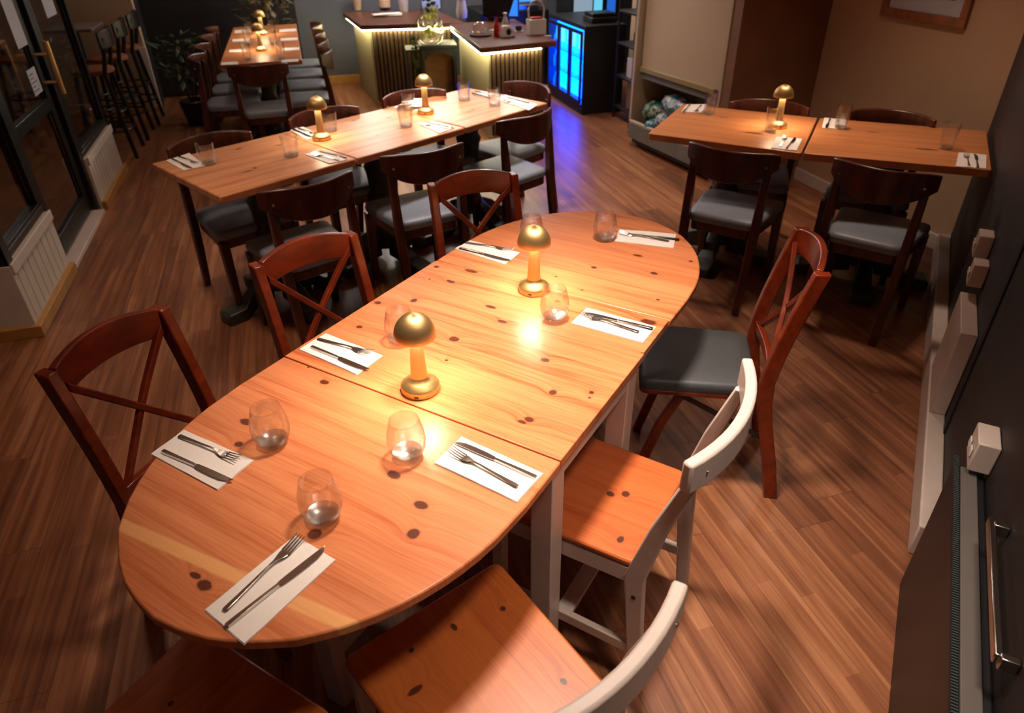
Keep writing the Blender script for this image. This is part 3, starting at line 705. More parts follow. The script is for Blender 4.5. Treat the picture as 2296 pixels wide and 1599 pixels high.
sets = [  # corners, fork(handle, tines), knife(handle, tip), where
 ([(412,964),(569,1032),(488,1099),(337,1018)], ((405,980),(533,1030)), ((355,1008),(531,1084)), 'by the lower-left cross-back chair'),
 ([(662,1200),(753,1255),(547,1446),(458,1368)], ((485,1388),(690,1190)), ((500,1412),(737,1222)), 'at the near end of the pine table'),
 ([(1034,979),(1218,1062),(1159,1126),(973,1038)], ((1180,1103),(992,1000)), ((1215,1078),(1010,985)), 'beside the right end of the near table seam'),
 ([(730,747),(858,797),(800,840),(670,783)], ((716,762),(832,792)), ((690,775),(836,833)), 'beside the left end of the near table seam'),
 ([(1315,690),(1471,733),(1441,769),(1280,724)], ((1441,749),(1293,700)), ((1468,740),(1303,699)), 'on the pine table before the charcoal chair seat'),
 ([(1054,539),(1166,566),(1132,592),(1020,557)], ((1045,545),(1150,560)), ((1022,555),(1155,587)), 'on the pine table left of its farther lamp'),
 ([(1388,514),(1516,525),(1510,556),(1378,540)], ((1505,543),(1381,520)), ((1520,538),(1392,523)), 'at the rounded far end of the pine table'),
 ([(372,360),(424,343),(460,372),(412,382)], ((398,350),(448,368)), ((384,356),(432,378)), 'at the far-left corner of the middle row'),
 ([(684,346),(714,336),(778,358),(738,367)], ((768,362),(692,343)), ((778,355),(712,336)), 'in the middle row, in front of the left lamp'),
 ([(650,292),(680,284),(716,304),(688,312)], ((668,288),(712,302)), ((656,290),(702,308)), 'in the middle row, behind the left lamp'),
 ([(938,278),(968,272),(1020,286),(986,299)], ((1010,290),(940,276)), ((1016,287),(952,271)), 'in the middle row, in front of the right lamp'),
 ([(1112,222),(1132,212),(1206,235),(1186,247)], ((1186,240),(1118,222)), ((1196,234),(1128,215)), 'at the right-hand end of the middle row'),
 ([(1062,212),(1080,204),(1112,212),(1092,220)], ((1068,206),(1106,214)), ((1064,211),(1100,219)), 'at the far edge of the middle row, right part'),
 ([(1540,234),(1586,234),(1572,253),(1527,250)], ((1572,236),(1558,252)), ((1546,236),(1532,251)), 'at the far-left corner of the right-hand table'),
 ([(1741,306),(1799,312),(1786,338),(1729,332)], ((1748,332),(1764,302)), ((1762,336),(1785,306)), 'at the right-hand table joint, near edge'),
 ([(1848,264),(1897,268),(1893,290),(1843,286)], ((1880,270),(1878,288)), ((1862,265),(1852,290)), 'at the right-hand table joint, far edge'),
 ([(2150,342),(2212,347),(2211,378),(2143,373)], ((2174,378),(2165,340)), ((2193,380),(2186,341)), 'beside the dark wall on the right-hand table'),
]
for cs, fk, kf, wh in sets:
    napkin('folded white paper napkin '+wh, cs, G_N)
    place_cut('fork', fk[0], fk[1], 'steel fork on the napkin '+wh)
    place_cut('knife', kf[0], kf[1], 'steel knife on the napkin '+wh)
# crumpled napkin behind the right lamp
c = at(926,243,.7505); mb = MB()
for i in range(9):
    a = random.random()*6; mb.beam((random.uniform(-.05,.05), random.uniform(-.03,.03), .004+.004*i), (random.uniform(-.09,.09), random.uniform(-.05,.05), .006+.004*i), .07, .002, (random.uniform(-.5,.5), random.uniform(-.5,.5), 1))
o = mb.build('paper_napkin', M_NAP, smooth=20); o.location = c; tag(o, 'crumpled white napkin on the middle row, left of the right lamp', 'napkin')
G_NF = 'napkins on the far table'
for k, (x, y) in enumerate([(515,143),(533,115),(540,91),(545,71),(650,137),(652,111),(648,89),(645,69)]):
    c = at(x, y, .7505); w, hgt = 19, 3
    o = napkin('narrow white napkin on the far table, %s side, %s' % ('left' if k < 4 else 'right', ('nearest','second from the front','third from the front','farthest')[k % 4]), [(x-w,y-hgt),(x+w,y-hgt-2),(x+w,y+hgt-2),(x-w,y+hgt)], G_NF)

# ------------------------------------------------------------------ right wall fittings
def rbox(name, s0, s1, o0, o1, z0, z1, m, parent=None, bev=.004, origin=None):
    mb = MB(); og = origin or Vector()
    mb.prism([(p.x-og.x, p.y-og.y) for p in (rw(s0,o0), rw(s1,o0), rw(s1,o1), rw(s0,o1))], z0, z1)
    return mb.build(name, m, parent, bev)
tag(rbox('meter_box', -1.90, -1.55, .001, .056, .126, .475, M_WHITE), 'white boxed-in casing on the dark wall above the skirting boxing', 'box')
def sock(label, s, z, L=.10):
    o = rw(s+L/2, .03, z); t = thing('junction_box', label, 'socket', (o.x, o.y, z), 0)
    og = Vector((o.x, o.y, 0))
    def bx(nm, a, b, c, d, z0, z1, m, par=t):
        mb = MB(); mb.prism([(p.x-og.x, p.y-og.y) for p in (rw(a,c), rw(b,c), rw(b,d), rw(a,d))], z0-z, z1-z); return mb.build(nm, m, par, .004)
    bx('housing', s, s+L, .001, .052, z, z+.09, M_WHITE)
    for k in (.3, .7): bx('switch', s+L*k-.012, s+L*k+.012, .053, .058, z+.03, z+.055, M_PANEL)
M_WALLBOX = M_WHITE
sock('white surface-mounted junction box above the black heater', -2.735, .51, .10)
sock('white junction box on the dark wall, upper of the two by the boxed-in casing', -1.47, .585, .085)
sock('white junction box on the dark wall, lower of the two by the boxed-in casing', -1.60, .52, .075)
t = thing('panel_heater', 'long black panel heater with grey top along the dark wall', 'heater', rw(-3.4, .05))
og = t.location.copy()
def hb(nm, a, b, c, d, z0, z1, m, par=t, bev=.003):
    mb = MB(); mb.prism([((p-og).x, (p-og).y) for p in (rw(a,c), rw(b,c), rw(b,d), rw(a,d))], z0, z1); return mb.build(nm, m, par, bev)
hb('body', -4.3, -2.69, .002, .075, .0, .485, M_BLACK, bev=.006)
hb('top_panel', -4.3, -2.70, .022, .060, .4855, .494, plain('grey_heater_top', srgb(96,90,86), .5, .05))
mb = MB()
for i in range(230):
    s = -4.28+i*.0071; a = rw(s, .062)-og; b = rw(s, .074)-og; mb.beam((a.x,a.y,.487),(b.x,b.y,.487), .0035, .004)
o = mb.build('grille', plain('grille_metal', srgb(60,66,66), .4), t); o['kind'] = 'stuff'
t = thing('grab_rail', 'chrome bar handle on the black panel at the lower right', 'handle', rw(-3.2, .03, .55)); og = t.location.copy()
mb = MB(); mb.beam(rw(-3.40,.034,.60)-og, rw(-3.02,.034,.60)-og, .014, .024); mb.build('bar', M_STEEL, t, .003)
for s in (-3.40, -3.04): mb = MB(); mb.beam(rw(s,.001,.60)-og, rw(s,.032,.60)-og, .018, .03); mb.build('bracket', M_STEEL, t, .003)
# pictures
def picture(label, s0, s1, z0, z1, off, art, wall=cwp, fw=.045):
    c = wall((s0+s1)/2, off, (z0+z1)/2); t = thing('framed_picture', label, 'picture', c); og = c.copy()
    def bx(nm, a, b, c0, d0, za, zb, m):
        mb = MB(); mb.prism([((p-og).x, (p-og).y) for p in (wall(a,c0), wall(b,c0), wall(b,d0), wall(a,d0))], za-og.z, zb-og.z); return mb.build(nm, m, t, .002)
    fm = stained('picture_frame_wood', srgb(150,92,56), srgb(120,70,42), .4)
    mb = MB()
    for a, b, za, zb in ((s0,s1,z0,z0+fw),(s0,s1,z1-fw,z1),(s0,s0+fw,z0+fw,z1-fw),(s1-fw,s1,z0+fw,z1-fw)):
        mb.prism([((p-og).x, (p-og).y) for p in (wall(a,off+.002), wall(b,off+.002), wall(b,off+.025), wall(a,off+.025))], za-og.z, zb-og.z)
    mb.build('frame', fm, t, .002)
    bx('mount', s0+fw, s1-fw, off+.003, off+.010, z0+fw, z1-fw, M_PAPER)
    bx('print', s0+fw+.07, s1-fw-.07, off+.011, off+.013, z0+fw+.08, z1-fw-.08, M_BLACKW)
    bx('print_stripe', (s0+s1)/2-.08, (s0+s1)/2-.03, off+.0135, off+.0145, z0+fw+.08, z1-fw-.08, plain('ochre_print', srgb(180,140,70), .7))
picture('wooden framed picture with white mount and dark print on the cream wall', .46, 1.08, 1.165, 1.66, 0, None)
picture('wooden framed picture on the brown alcove wall, only its lower edge showing', 0, .40, 1.235, 1.70, .0, None, wall=lambda s_, o_, z_=0: Vector((1.72+.97*s_+.245*o_, 4.951+.245*s_-.97*o_, z_)))

# ------------------------------------------------------------------ bar counter
BT = .79
M_SLAT = stained('walnut_slat', srgb(112,88,62), srgb(84,64,44), .5)
M_SLATB = plain('slat_backing', srgb(40,34,28), .8)
M_BARTOP = stained('bar_top_varnish', srgb(112,64,40), srgb(74,40,26), .34)
M_BARSIDE = plain('bar_side_cream', srgb(158,148,118), .7, .03, 5)
def quadthing(name, label, cat, org): return thing(name, label, cat, org)
def bar(label, FL, FR, SB, depthdir, over, name='bar_counter'):
    "FL/FR front corners of the top (xy), SB back end of the visible left side"
    FL, FR, SB = Vector(FL+(0,)), Vector(FR+(0,)), Vector(SB+(0,))
    t = thing(name, label, 'counter', FL); d = (FR-FL).normalized(); e = (SB-FL); n = e.normalized()
    def loc(v): return ((v-FL).x, (v-FL).y)
    BR = FR+e
    mb = MB(); mb.prism([loc(FL), loc(FR), loc(BR), loc(SB)], BT-.045, BT); mb.build('countertop', M_BARTOP, t, .006)
    a = FL+d*over+n*over; b = FR-d*over+n*over; c = BR-d*over; f = SB+d*over
    mb = MB(); mb.prism([loc(a), loc(b), loc(c), loc(f)], 0, BT-.046); mb.build('side_panel', M_BARSIDE, t)
    mb = MB(); q = n*(-.012); mb.prism([loc(a+d*.02), loc(b), loc(b+q), loc(a+d*.02+q)], .05, BT-.06); mb.build('slat_backing', M_SLATB, t)
    L = (b-a).length; k = int(L/.042)
    for i in range(k):
        p = a+d*(.03+i*(L-.04)/k)+q; mb = MB(); r = d*.024; s = n*(-.022)
        mb.prism([loc(p), loc(p+r), loc(p+r+s), loc(p+s)], .05, BT-.07); mb.build('slat', M_SLAT, t, .002)
    mb = MB(); mb.prism([loc(a-n*.03), loc(b-n*.03), loc(b), loc(a)], 0, .05); mb.build('kick_board', M_SKIRT, t)
    mb = MB(); z = BT-.052
    p0, p1 = a-n*.060-d*.07, b-n*.060-d*.04
    mb.prism([loc(p0), loc(p1), loc(p1+n*.014), loc(p0+n*.014)], z-.008, z)
    p0, p1 = a-d*.075-n*.05, SB+d*(over-.075)
    mb.prism([loc(p0), loc(p1), loc(p1+d*.014), loc(p0+d*.014)], z-.012, z)
    mb.build('led_strip', M_LED, t)
    return t
BL = bar('bar counter section at the left, ribbed front lit from under its top', (-1.433,7.41), (-.42,7.50), (-1.80,8.42), None, .10)
BRt = bar('bar counter section jutting forward, glowing strip under its brown top', (-.218,6.03), (.415,6.31), (-.56,7.40), None, .09)
def bulb(loc, e, c, r=.03):
    l = bpy.data.lights.new('strip_light', 'POINT'); l.energy = e; l.color = c; l.shadow_soft_size = r
    o = bpy.data.objects.new('strip_light', l); o.location = loc; COL.objects.link(o)
# items on the bar
G_BI = 'things on the bar top'
ZB = BT+.0005
def onbar(px, py, z=ZB): return at(px, py, z)
M_KRAFT = plain('kraft_card', srgb(196,160,132), .8); M_CERAM = plain('white_ceramic', srgb(200,190,184), .3, .03)
M_REDS = mat('red_sauce', srgb(170,20,16), .3); M_DKB = mat('dark_bottle_glass', srgb(40,30,24), .1)
M_GREEN = plain('leaf_green', srgb(60,84,36), .5, .4, 40); M_GREEND = plain('leaf_dark_green', srgb(44,60,30), .5, .4, 40)
M_LEAFY = plain('yellow_green_leaf', srgb(214,214,110), .5, .35, 40)
# menus stack
c = onbar(868,36); t = thing('menu_stack', 'stack of white menus fanned out on the left bar top', 'menus', c)
for i in range(5):
    mb = MB(); M = Matrix.Rotation(.1+i*.09, 4, 'Z'); mb.box(-.15, .15, -.055, .055, .001+i*.005, .005+i*.005, M); mb.build('menu', M_NAP if i > 0 else M_BLACK, t)
def lathething(name, label, cat, loc, prof, m, extra=None, group=None):
    o = MB().lathe(prof, 28).build(name, m, smooth=45); o.location = loc; tag(o, label, cat, group)
    return o
lathething('paper_cup', 'pale pink paper cup at the left end of the bar top', 'cup', onbar(803,22), [(.035,0),(.05,.14),(.047,.141),(.03,.02)], M_KRAFT)
lathething('canister', 'beige canister behind the menus on the bar', 'canister', onbar(863,16), [(.065,0),(.066,.10),(.06,.11),(.055,.112)], M_KRAFT)
lathething('paper_cup', 'tall white cup behind the right end of the menus', 'cup', onbar(906,26), [(.045,0),(.06,.15),(.057,.151),(.04,.02)], M_CERAM)
lathething('jug', 'white jug at the back of the bar between the two sections', 'jug', onbar(1036,40), [(.05,0),(.058,.06),(.045,.13),(.04,.17),(.048,.19),(.04,.185)], M_CERAM)
# small screen at the back
t = thing('till_screen', 'small light screen standing on the bar behind the vase', 'screen', onbar(968,26)); mb = MB(); mb.box(-.11,.11,-.01,.01,.02,.20); mb.build('bezel', M_BLACK, t, .003)
mb = MB(); mb.box(-.10,.10,-.0125,-.0105,.03,.19); mb.build('display', emit('till_display', (.55,.6,1,1), .55), t); mb = MB(); mb.box(-.05,.05,-.04,.04,0,.02); mb.build('base', M_BLACK, t, .003)
# monitor seen from behind, right section
t = thing('till_monitor', 'dark till monitor with a blue lit edge behind the jutting bar', 'screen', onbar(1128,48), R(-10)); mb = MB(); mb.box(-.20,.16,-.015,.015,.04,.30); mb.build('bezel', M_FRAME, t, .004)
mb = MB(); mb.faces([[(.06,-.017,.05),(.15,-.017,.05),(.15,-.017,.29)],[(.06,-.0155,.05),(.15,-.0155,.05),(.15,-.0155,.29)]]); mb.build('display', emit('blue_display', (.03,.22,.9,1), 1.2), t); mb = MB(); mb.box(-.06,.06,-.05,.05,0,.04); mb.build('base', M_BLACK, t, .004)
# cloche bowl
t = thing('serving_board', 'dark wooden board with a glass dome on the jutting bar', 'board', onbar(1078,80)); MB().lathe([(.085,0),(.10,.006),(.10,.016),(.02,.014)], 30).build('board', M_BARTOP, t)
MB().lathe([(.075,.017),(.075,.06),(.06,.095),(.03,.112),(.001,.115)], 30).build('dome', M_GLASS, t)
mb = MB().blob((-.02,-.03,.028), (.014,.014,.010)).build('knob', M_BRASS, t)
t = thing('napkin_pile', 'white napkin pile with a black clip on the jutting bar', 'napkins', onbar(1101,74)); mb = MB(); mb.box(-.055,.055,-.04,.04,0,.03); mb.build('pile', M_NAP, t, .003); mb = MB(); mb.beam((-.05,-.04,.033),(.02,.0,.036), .012,.006); mb.build('clip', M_BLACK, t)
t = thing('sauce_bottle', 'red sauce bottle with pointed cap on the jutting bar', 'bottle', onbar(1114,82)); MB().lathe([(.024,0),(.026,.01),(.026,.085),(.014,.105),(.012,.115)], 24).build('bottle', M_REDS, t); MB().lathe([(.013,.116),(.009,.135),(.002,.165)], 16).build('cap', M_REDS, t)
t = thing('wine_bottle', 'dark bottle at the back of the jutting bar, left of the monitor', 'bottle', onbar(1100,47)); MB().lathe([(.034,0),(.036,.01),(.036,.14),(.014,.19),(.013,.24)], 24).build('bottle', M_DKB, t); MB().lathe([(.015,.21),(.015,.243)], 16).build('foil', M_KRAFT, t)
t = thing('tape_dispenser', 'cream dispenser with a round black opening on the jutting bar', 'dispenser', onbar(1137,83), R(20)); mb = MB(); mb.faces([[(-.07,y,0),(.07,y,0),(.065,y,.05),(.02,y,.09),(-.04,y,.095),(-.07,y,.04)] for y in (-.03,.03)]); mb.build('body', M_CERAM, t, .008)
mb = MB(); mb.faces([[(.022*math.cos(a)+.005, y, .045+.024*math.sin(a)) for a in [k*2*PI/20 for k in range(20)]] for y in (-.034,-.029)]); mb.build('opening', M_BLACK, t)
lathething('spray_bottle', 'white bottle with red collar behind the cream dispenser', 'bottle', onbar(1133,62), [(.028,0),(.03,.05),(.018,.08),(.012,.10),(.02,.125),(.005,.13)], M_CERAM)
t = thing('black_cup', 'small dark pot beside the white caddy on the bar', 'pot', onbar(1163,70)); MB().lathe([(.026,0),(.03,.04),(.025,.041),(.02,.01)], 24).build('pot', M_DKB, t); MB().lathe([(.03,.0),(.045,.004),(.03,.006)], 24).build('saucer', M_CERAM, t)
t = thing('condiment_caddy', 'white square caddy with a tall arched handle at the right end of the bar', 'caddy', onbar(1202,77), R(22)); mb = MB(); mb.box(-.078,.078,-.05,.05,0,.125); mb.build('box', M_CERAM, t, .006)
mb = MB(); mb.tube([(-.07,0,.12),(-.075,0,.20),(-.05,0,.255),(0,0,.275),(.05,0,.255),(.075,0,.20),(.07,0,.12)], .009, 8); mb.build('handle', M_CERAM, t); mb = MB(); mb.box(-.05,.05,-.03,.03,.1255,.14); mb.build('packets', M_REDS, t, .004)
lathething('coaster', 'small white coaster on the right corner of the bar', 'coaster', onbar(1228,82), [(.032,0),(.034,.003),(.033,.008)], M_CERAM)
# black cabinet in front of the bar with the flower vase
CB = Vector((-.815, 7.02, 0)); t = thing('display_cabinet', 'black open-fronted cabinet standing before the left bar section', 'cabinet', CB, R(9))
M_CAB = plain('dark_green_black_paint', srgb(22,26,22), .5, .1)
mb = MB(); W_, D_, H_ = .335, .30, .655
mb.box(0,.03,0,D_,0,H_-.03); mb.box(W_-.03,W_,0,D_,0,H_-.03); mb.box(0.03,W_-.03,D_-.02,D_,.0,H_-.03); mb.box(.03,W_-.03,0,D_-.02,0,.08); mb.build('carcass', M_CAB, t, .003)
mb = MB(); mb.box(-.01,W_+.01,-.01,D_+.01,H_-.03,H_); mb.build('top', M_CAB, t, .004)
mb = MB()
for i in range(12):
    a, b = i/12, (i+1)/12; f = lambda k: .03+(W_-.06)*k; zf = lambda k: H_-.14+.07*math.sqrt(max(0, 1-(2*k-1)**2))
    mb.faces([[(f(a),.002,zf(a)),(f(b),.002,zf(b)),(f(b),.002,H_-.031),(f(a),.002,H_-.031)],[(f(a),.014,zf(a)),(f(b),.014,zf(b)),(f(b),.014,H_-.031),(f(a),.014,H_-.031)]])
mb.build('arch', M_CAB, t)
mb = MB(); mb.box(.031,W_-.031,D_-.026,D_-.021,.081,H_-.032); mb.build('lining', plain('tan_lining', srgb(150,108,66), .7, .2, 20), t)
mb = MB(); mb.box(.05,W_-.05,.03,.05,H_-.045,H_-.035); mb.build('cabinet_light', emit('warm_cabinet_led', (1,.62,.30,1), 5), t)
tag(o := MB().lathe([(.05,0),(.065,.03),(.055,.10),(.06,.12),(.05,.118),(.045,.02)], 24).build('basket', plain('wicker', srgb(170,110,58), .7, .3, 60), loc=(CB.x+.14, CB.y+.16, .081)), 'small wicker basket inside the black cabinet', 'basket')
o = MB(); o.box(-.10,.10,-.05,.05,0,.05); o = o.build('snack_box', M_KRAFT, bevel=.004, loc=(CB.x+.19, CB.y+.085, .081)); tag(o, 'tan box with red top at the bottom of the black cabinet', 'box')
k = MB(); k.box(-.07,.07,-.03,.03,.051,.056); k.build('red_lid', M_REDS, o)
mb = MB(); mb.box(-.14,-.012,.02,.30,.60,.62); mb.box(-.14,-.12,.02,.30,0,.60); mb.build('side_shelf', M_CAB, t, .002)
# vase with flowers
vc = Vector((CB.x+.09, CB.y+.15, H_+.001)); t = thing('flower_vase', 'glass jug vase of yellow-green foliage on the black cabinet', 'vase', vc); t.scale = (1.3,1.3,1.3)
MB().lathe([(.001,.001),(.07,.001),(.085,.02),(.095,.08),(.085,.15),(.062,.20),(.066,.25),(.064,.25),(.06,.20),(.082,.15),(.092,.08),(.08,.012),(.001,.010)], 32).build('glass_jug', M_GLASS, t)
mb = MB()
for i in range(26):
    a = random.random()*6.28; r = random.uniform(.0,.07); z = random.uniform(.03,.24); mb.blob((r*math.cos(a), r*math.sin(a), z), (.016,.013,.020), 1, .25)
mb.build('flowers', M_LEAFY, t)
mb = MB()
for i in range(16):
    a = random.random()*6.28; r = random.uniform(.0,.05); mb.blob((r*math.cos(a), r*math.sin(a), random.uniform(.2,.36)), (.020,.012,.016), 1, .3)
for i in range(30):
    z = .05-i*.016; mb.blob((-.115+random.uniform(-.02,.02), -.06+random.uniform(-.02,.02), z), (.014,.010,.016), 1, .3)
mb.build('leaves', M_GREEN, t)
mb = MB(); mb.tube([(0,0,.02),(-.05,-.03,.22),(-.10,-.06,.14),(-.115,-.06,-.1),(-.115,-.06,-.46)], .003, 6); mb.build('stem', M_GREEN, t)

# ------------------------------------------------------------------ glass-door fridge with blue light
FC = Vector((.727, 7.02, 0)); t = thing('bar_fridge', 'black under-counter bottle fridge with blue-lit glass doors', 'fridge', FC, math.atan2(.96,-.28)-PI/2)
# local: x to the depth (away, +x), y along the front, front face at x=0
FH = .80; LF = 1.02
mb = MB(); mb.box(.0,.42,0,.03,0,FH); mb.box(.0,.42,LF-.03,LF,0,FH); mb.box(.39,.42,.03,LF-.03,.0,FH-.03); mb.box(.0,.39,.03,LF-.03,0,.09); mb.box(0,.42,0.03,LF-.03,FH-.04,FH); mb.build('cabinet_body', M_BLACK, t, .003)
BLUE = (.0,.22,1,1)
M_BLUE = emit('blue_fridge_light', (.0,.045,1,1), 30); M_CYAN = emit('cyan_fridge_light', (.10,.60,1,1), 2.2)
M_BGL = mat('fridge_glass', (.6,.8,1,1), .05); g = NT(M_BGL)
g.link(g.n('ShaderNodeMixShader', {0:.06,1:g.n('ShaderNodeBsdfTransparent').outputs[0],2:g.n('ShaderNodeBsdfGlossy', {'Roughness':.05}).outputs[0]}).outputs[0], g.t.nodes['Material Output'].inputs[0])
mb = MB(); mb.box(.085,.10,.04,LF-.04,.10,FH-.06); mb.build('light_panel', M_BLUE, t)
for z in (.30,.50): mb = MB(); mb.box(.01,.084,.03,LF-.03,z,z+.006); mb.build('shelf', M_STEEL, t)
for i, y0 in enumerate((.035,.355,.675)):
    y1 = y0+.31; mb = MB(); mb.box(-.02,-.001,y0,y0+.03,.10,FH-.05); mb.box(-.02,-.001,y1-.03,y1,.10,FH-.05); mb.box(-.02,-.001,y0+.03,y1-.03,.10,.13); mb.box(-.02,-.001,y0+.03,y1-.03,FH-.08,FH-.05)
    d = mb.build('door', M_BLACK, t, .002); mb = MB(); mb.box(-.012,-.008,y0+.03,y1-.03,.13,FH-.08); mb.build('glass_pane', M_BGL, d)
    mb = MB(); mb.box(.060,.075,y0+.05,y1-.05,FH-.24,FH-.10); mb.build('lit_label', M_CYAN, d)
fmat = t.matrix_basis.copy() if 0 else Matrix.Translation(FC) @ Matrix.Rotation(math.atan2(.96,-.28)-PI/2, 4, 'Z')
G_BO = 'bottles in the blue-lit fridge'; b0 = None
M_BOT = M_GLASS
n = 0
for sh, z in enumerate((.092, .309, .509)):
    for j in range(5):
        p = fmat @ Vector((.045, .13+j*.19, z)); lab = 'bottle in the blue-lit fridge, %s shelf' % ('bottom','middle','top')[sh]
        if b0 is None: b0 = lathething('bottle', lab, 'bottle', p, [(.026,0),(.028,.01),(.028,.09),(.012,.125),(.011,.155)], M_BOT, group=G_BO)
        else: copy1(b0, p, 0, lab)
        n += 1
# things on the fridge top
tp = lambda px, py: at(px, py, FH+.0005)
t = thing('equipment_case', 'flat black case on top of the blue-lit fridge', 'box', tp(1345,48), R(16)); mb = MB(); mb.box(-.13,.13,-.12,.12,0,.05); mb.build('case', M_BLACK, t, .008); mb = MB(); mb.box(-.12,.12,-.11,.11,.051,.085); mb.build('lid', M_FRAME, t, .008)
# tall lit cooler behind
t = thing('tall_cooler', 'tall cooler with a pale blue lit door behind the bar', 'cooler', Vector((.74,8.55,0)), R(16)); mb = MB(); mb.box(-.02,.62,.03,.5,0,1.9); mb.build('body', M_BLACK, t, .005)
for a, b, mm in ((.02,.24,emit('pale_blue_door', (.50,.68,.85,1), .50)),(.26,.36,emit('cyan_door_edge', (.15,.62,.85,1), 1.0)),(.42,.52,emit('deep_blue_door', (.02,.16,.75,1), .8))): mb = MB(); mb.box(a,b,.02,.029,.3,1.8); mb.build('lit_door', mm, t)
t = thing('coffee_machine', 'steel machine with blue reflections behind the bar', 'machine', Vector((.12,8.50,.786)), R(16)); mb = MB(); mb.box(-.2,.2,-.15,.15,0.0,.06); mb.box(-.2,.2,-.1,.15,.06,.18); mb.build('body', M_STEEL, t, .01); mb = MB(); mb.box(-.18,.18,-.105,-.101,.08,.15); mb.build('display', emit('blue_panel', (.08,.4,.9,1), .9), t)
mb = MB(); mb.box(-.5,.28,-.35,.35,0,.785, Matrix.Rotation(R(16),4,'Z')); o = mb.build('back_counter', M_FRAME, bevel=.005, loc=(.10,8.68,0)); tag(o, 'dark back counter behind the bar carrying the steel machine', 'counter')

# ------------------------------------------------------------------ rack with boxes and jars
RK = Vector((1.30, 6.83, 0)); rk_a = R(16.3)
t = thing('storage_rack', 'dark wire storage rack of boxes between the fridge and the display chiller', 'rack', RK, rk_a)
RW, RD, RH = .46, .36, 1.25
for x in (-RW/2, RW/2):
    for y in (-RD/2, RD/2): mb = MB(); mb.tube([(x,y,0),(x,y,RH)], .012, 8); mb.build('upright', M_BLACK, t)
SH = (.12,.40,.68,.95)
for z in SH: mb = MB(); mb.box(-RW/2-.01,RW/2+.01,-RD/2-.01,RD/2+.01,z-.02,z); mb.build('shelf', M_BLACK, t, .003)
rm = Matrix.Translation(RK) @ Matrix.Rotation(rk_a, 4, 'Z')
M_BOXB = plain('brown_card_box', srgb(150,104,78), .8, .1); M_BOXW = plain('white_card_box', srgb(184,170,166), .7, .05); M_COPP = mat('copper_tin', srgb(170,100,70), .35, .8)
for lab, x, z, sx, sz, mm in (('white-fronted brown box on the bottom shelf of the rack',-.10,SH[0],.17,.19,M_BOXB),('brown box at the right of the lowest rack shelf',.11,SH[0],.14,.15,M_BOXW),('pale packet with an orange print on the second rack shelf',-.12,SH[1],.17,.17,M_BOXW),('dark box on the third rack shelf',.08,SH[2],.2,.12,M_FRAME)):
    p = rm @ Vector((x, -.07, z+.0005)); mb = MB(); mb.box(-sx/2,sx/2,-.08,.08,0,sz); o = mb.build('carton', mm, bevel=.004, loc=p); o.rotation_euler = (0,0,rk_a); tag(o, lab, 'box')
    if 'white-fronted' in lab: k = MB(); k.box(-.01,.07,-.083,-.081,.01,sz-.02); k.build('white_label', M_BOXW, o)
    if 'orange' in lab: k = MB(); k.box(-.04,.06,-.083,-.081,.02,.10); k.build('orange_print', M_BOXB, o)
for lab, x, z, r, h, mm in (('copper tin on the second rack shelf',.08,SH[1],.045,.20,M_COPP),('grey jar on the second rack shelf, right end',.18,SH[1],.04,.16,M_CERAM),('tall steel canister on the top rack shelf',-.14,SH[3],.045,.16,M_STEEL),('second steel canister on the top rack shelf',-.03,SH[3],.045,.15,M_STEEL),('glass jar on the top rack shelf, right',.12,SH[3],.05,.14,M_GLASS),('brown jar on the third rack shelf',-.14,SH[2],.045,.11,M_DKB)):
    p = rm @ Vector((x, -.06, z+.0005)); lathething('canister', lab, 'jar', p, [(r,0),(r,h*.9),(r*.8,h),(r*.2,h)], mm)

# ------------------------------------------------------------------ open display chiller with roller blind
D0, D1 = Vector((1.01,6.03,0)), Vector((1.463,5.0,0)); dd = (D1-D0).normalized(); DL = (D1-D0).length
t = thing('display_chiller', 'open-front cream display chiller with its roller blind pulled down', 'chiller', D0, math.atan2(dd.y, dd.x))
# local: x along the front to the right, +y to the back
M_CHI = plain('cream_enamel', srgb(176,160,138), .45, .03, 5); M_CHG = plain('grey_plinth', srgb(112,112,110), .4, .12, 8); M_BLIND = plain('blind_fabric', srgb(186,164,140), .7, .04, 90)
DD = .52; HH = 1.9
mb = MB(); mb.box(0,.035,.02,DD,.07,HH); l_ = mb.build('side_panel', M_CHI, t, .004); mb = MB(); mb.box(DL-.035,DL,.02,DD,.07,HH); mb.build('side_panel', M_CHI, t, .004)
mb = MB(); mb.box(.035,DL-.035,DD-.03,DD,.07,HH-.1); mb.build('back_panel', M_CHI, t); mb = MB(); mb.box(.035,DL-.035,.02,DD-.03,HH-.1,HH); mb.build('canopy', M_CHI, t, .004)
mb = MB(); mb.faces([[(x,.0,.07),(x,DD-.03,.07),(x,DD-.03,.12),(x,.06,.12),(x,.0,.185)] for x in (.036,DL-.036)]); mb.build('base', M_CHG, t, .004)
mb = MB(); mb.box(.06,DL-.06,.03,DD-.05,.03,.069); mb.build('plinth', M_BLACK, t)
for x in (.10, DL-.10):
    for y in (.08, DD-.1): mb = MB(); mb.faces([[(x+dx, y+.022*math.cos(a), .024+.022*math.sin(a)) for a in [k*PI/8 for k in range(16)]] for dx in (-.012,.012)]); mb.build('castor', M_BLACK, t)
mb = MB(); mb.box(.05,DL-.075,.075,.08,.63,HH-.1); mb.build('roller_blind', M_BLIND, t)
mb = MB(); mb.box(.05,DL-.12,.055,.085,.595,.635); bb = mb.build('blind_bar', plain('brass_tone_bar', srgb(150,132,92), .35, .05), t, .004)
mb = MB(); mb.box(.05,DL-.12,.07,.12,.545,.585); mb.build('price_rail', M_CHG, t, .003)
mb = MB(); mb.box(.037,DL-.037,.34,DD-.04,.46,.475); mb.build('shelf', M_CHG, t, .002)
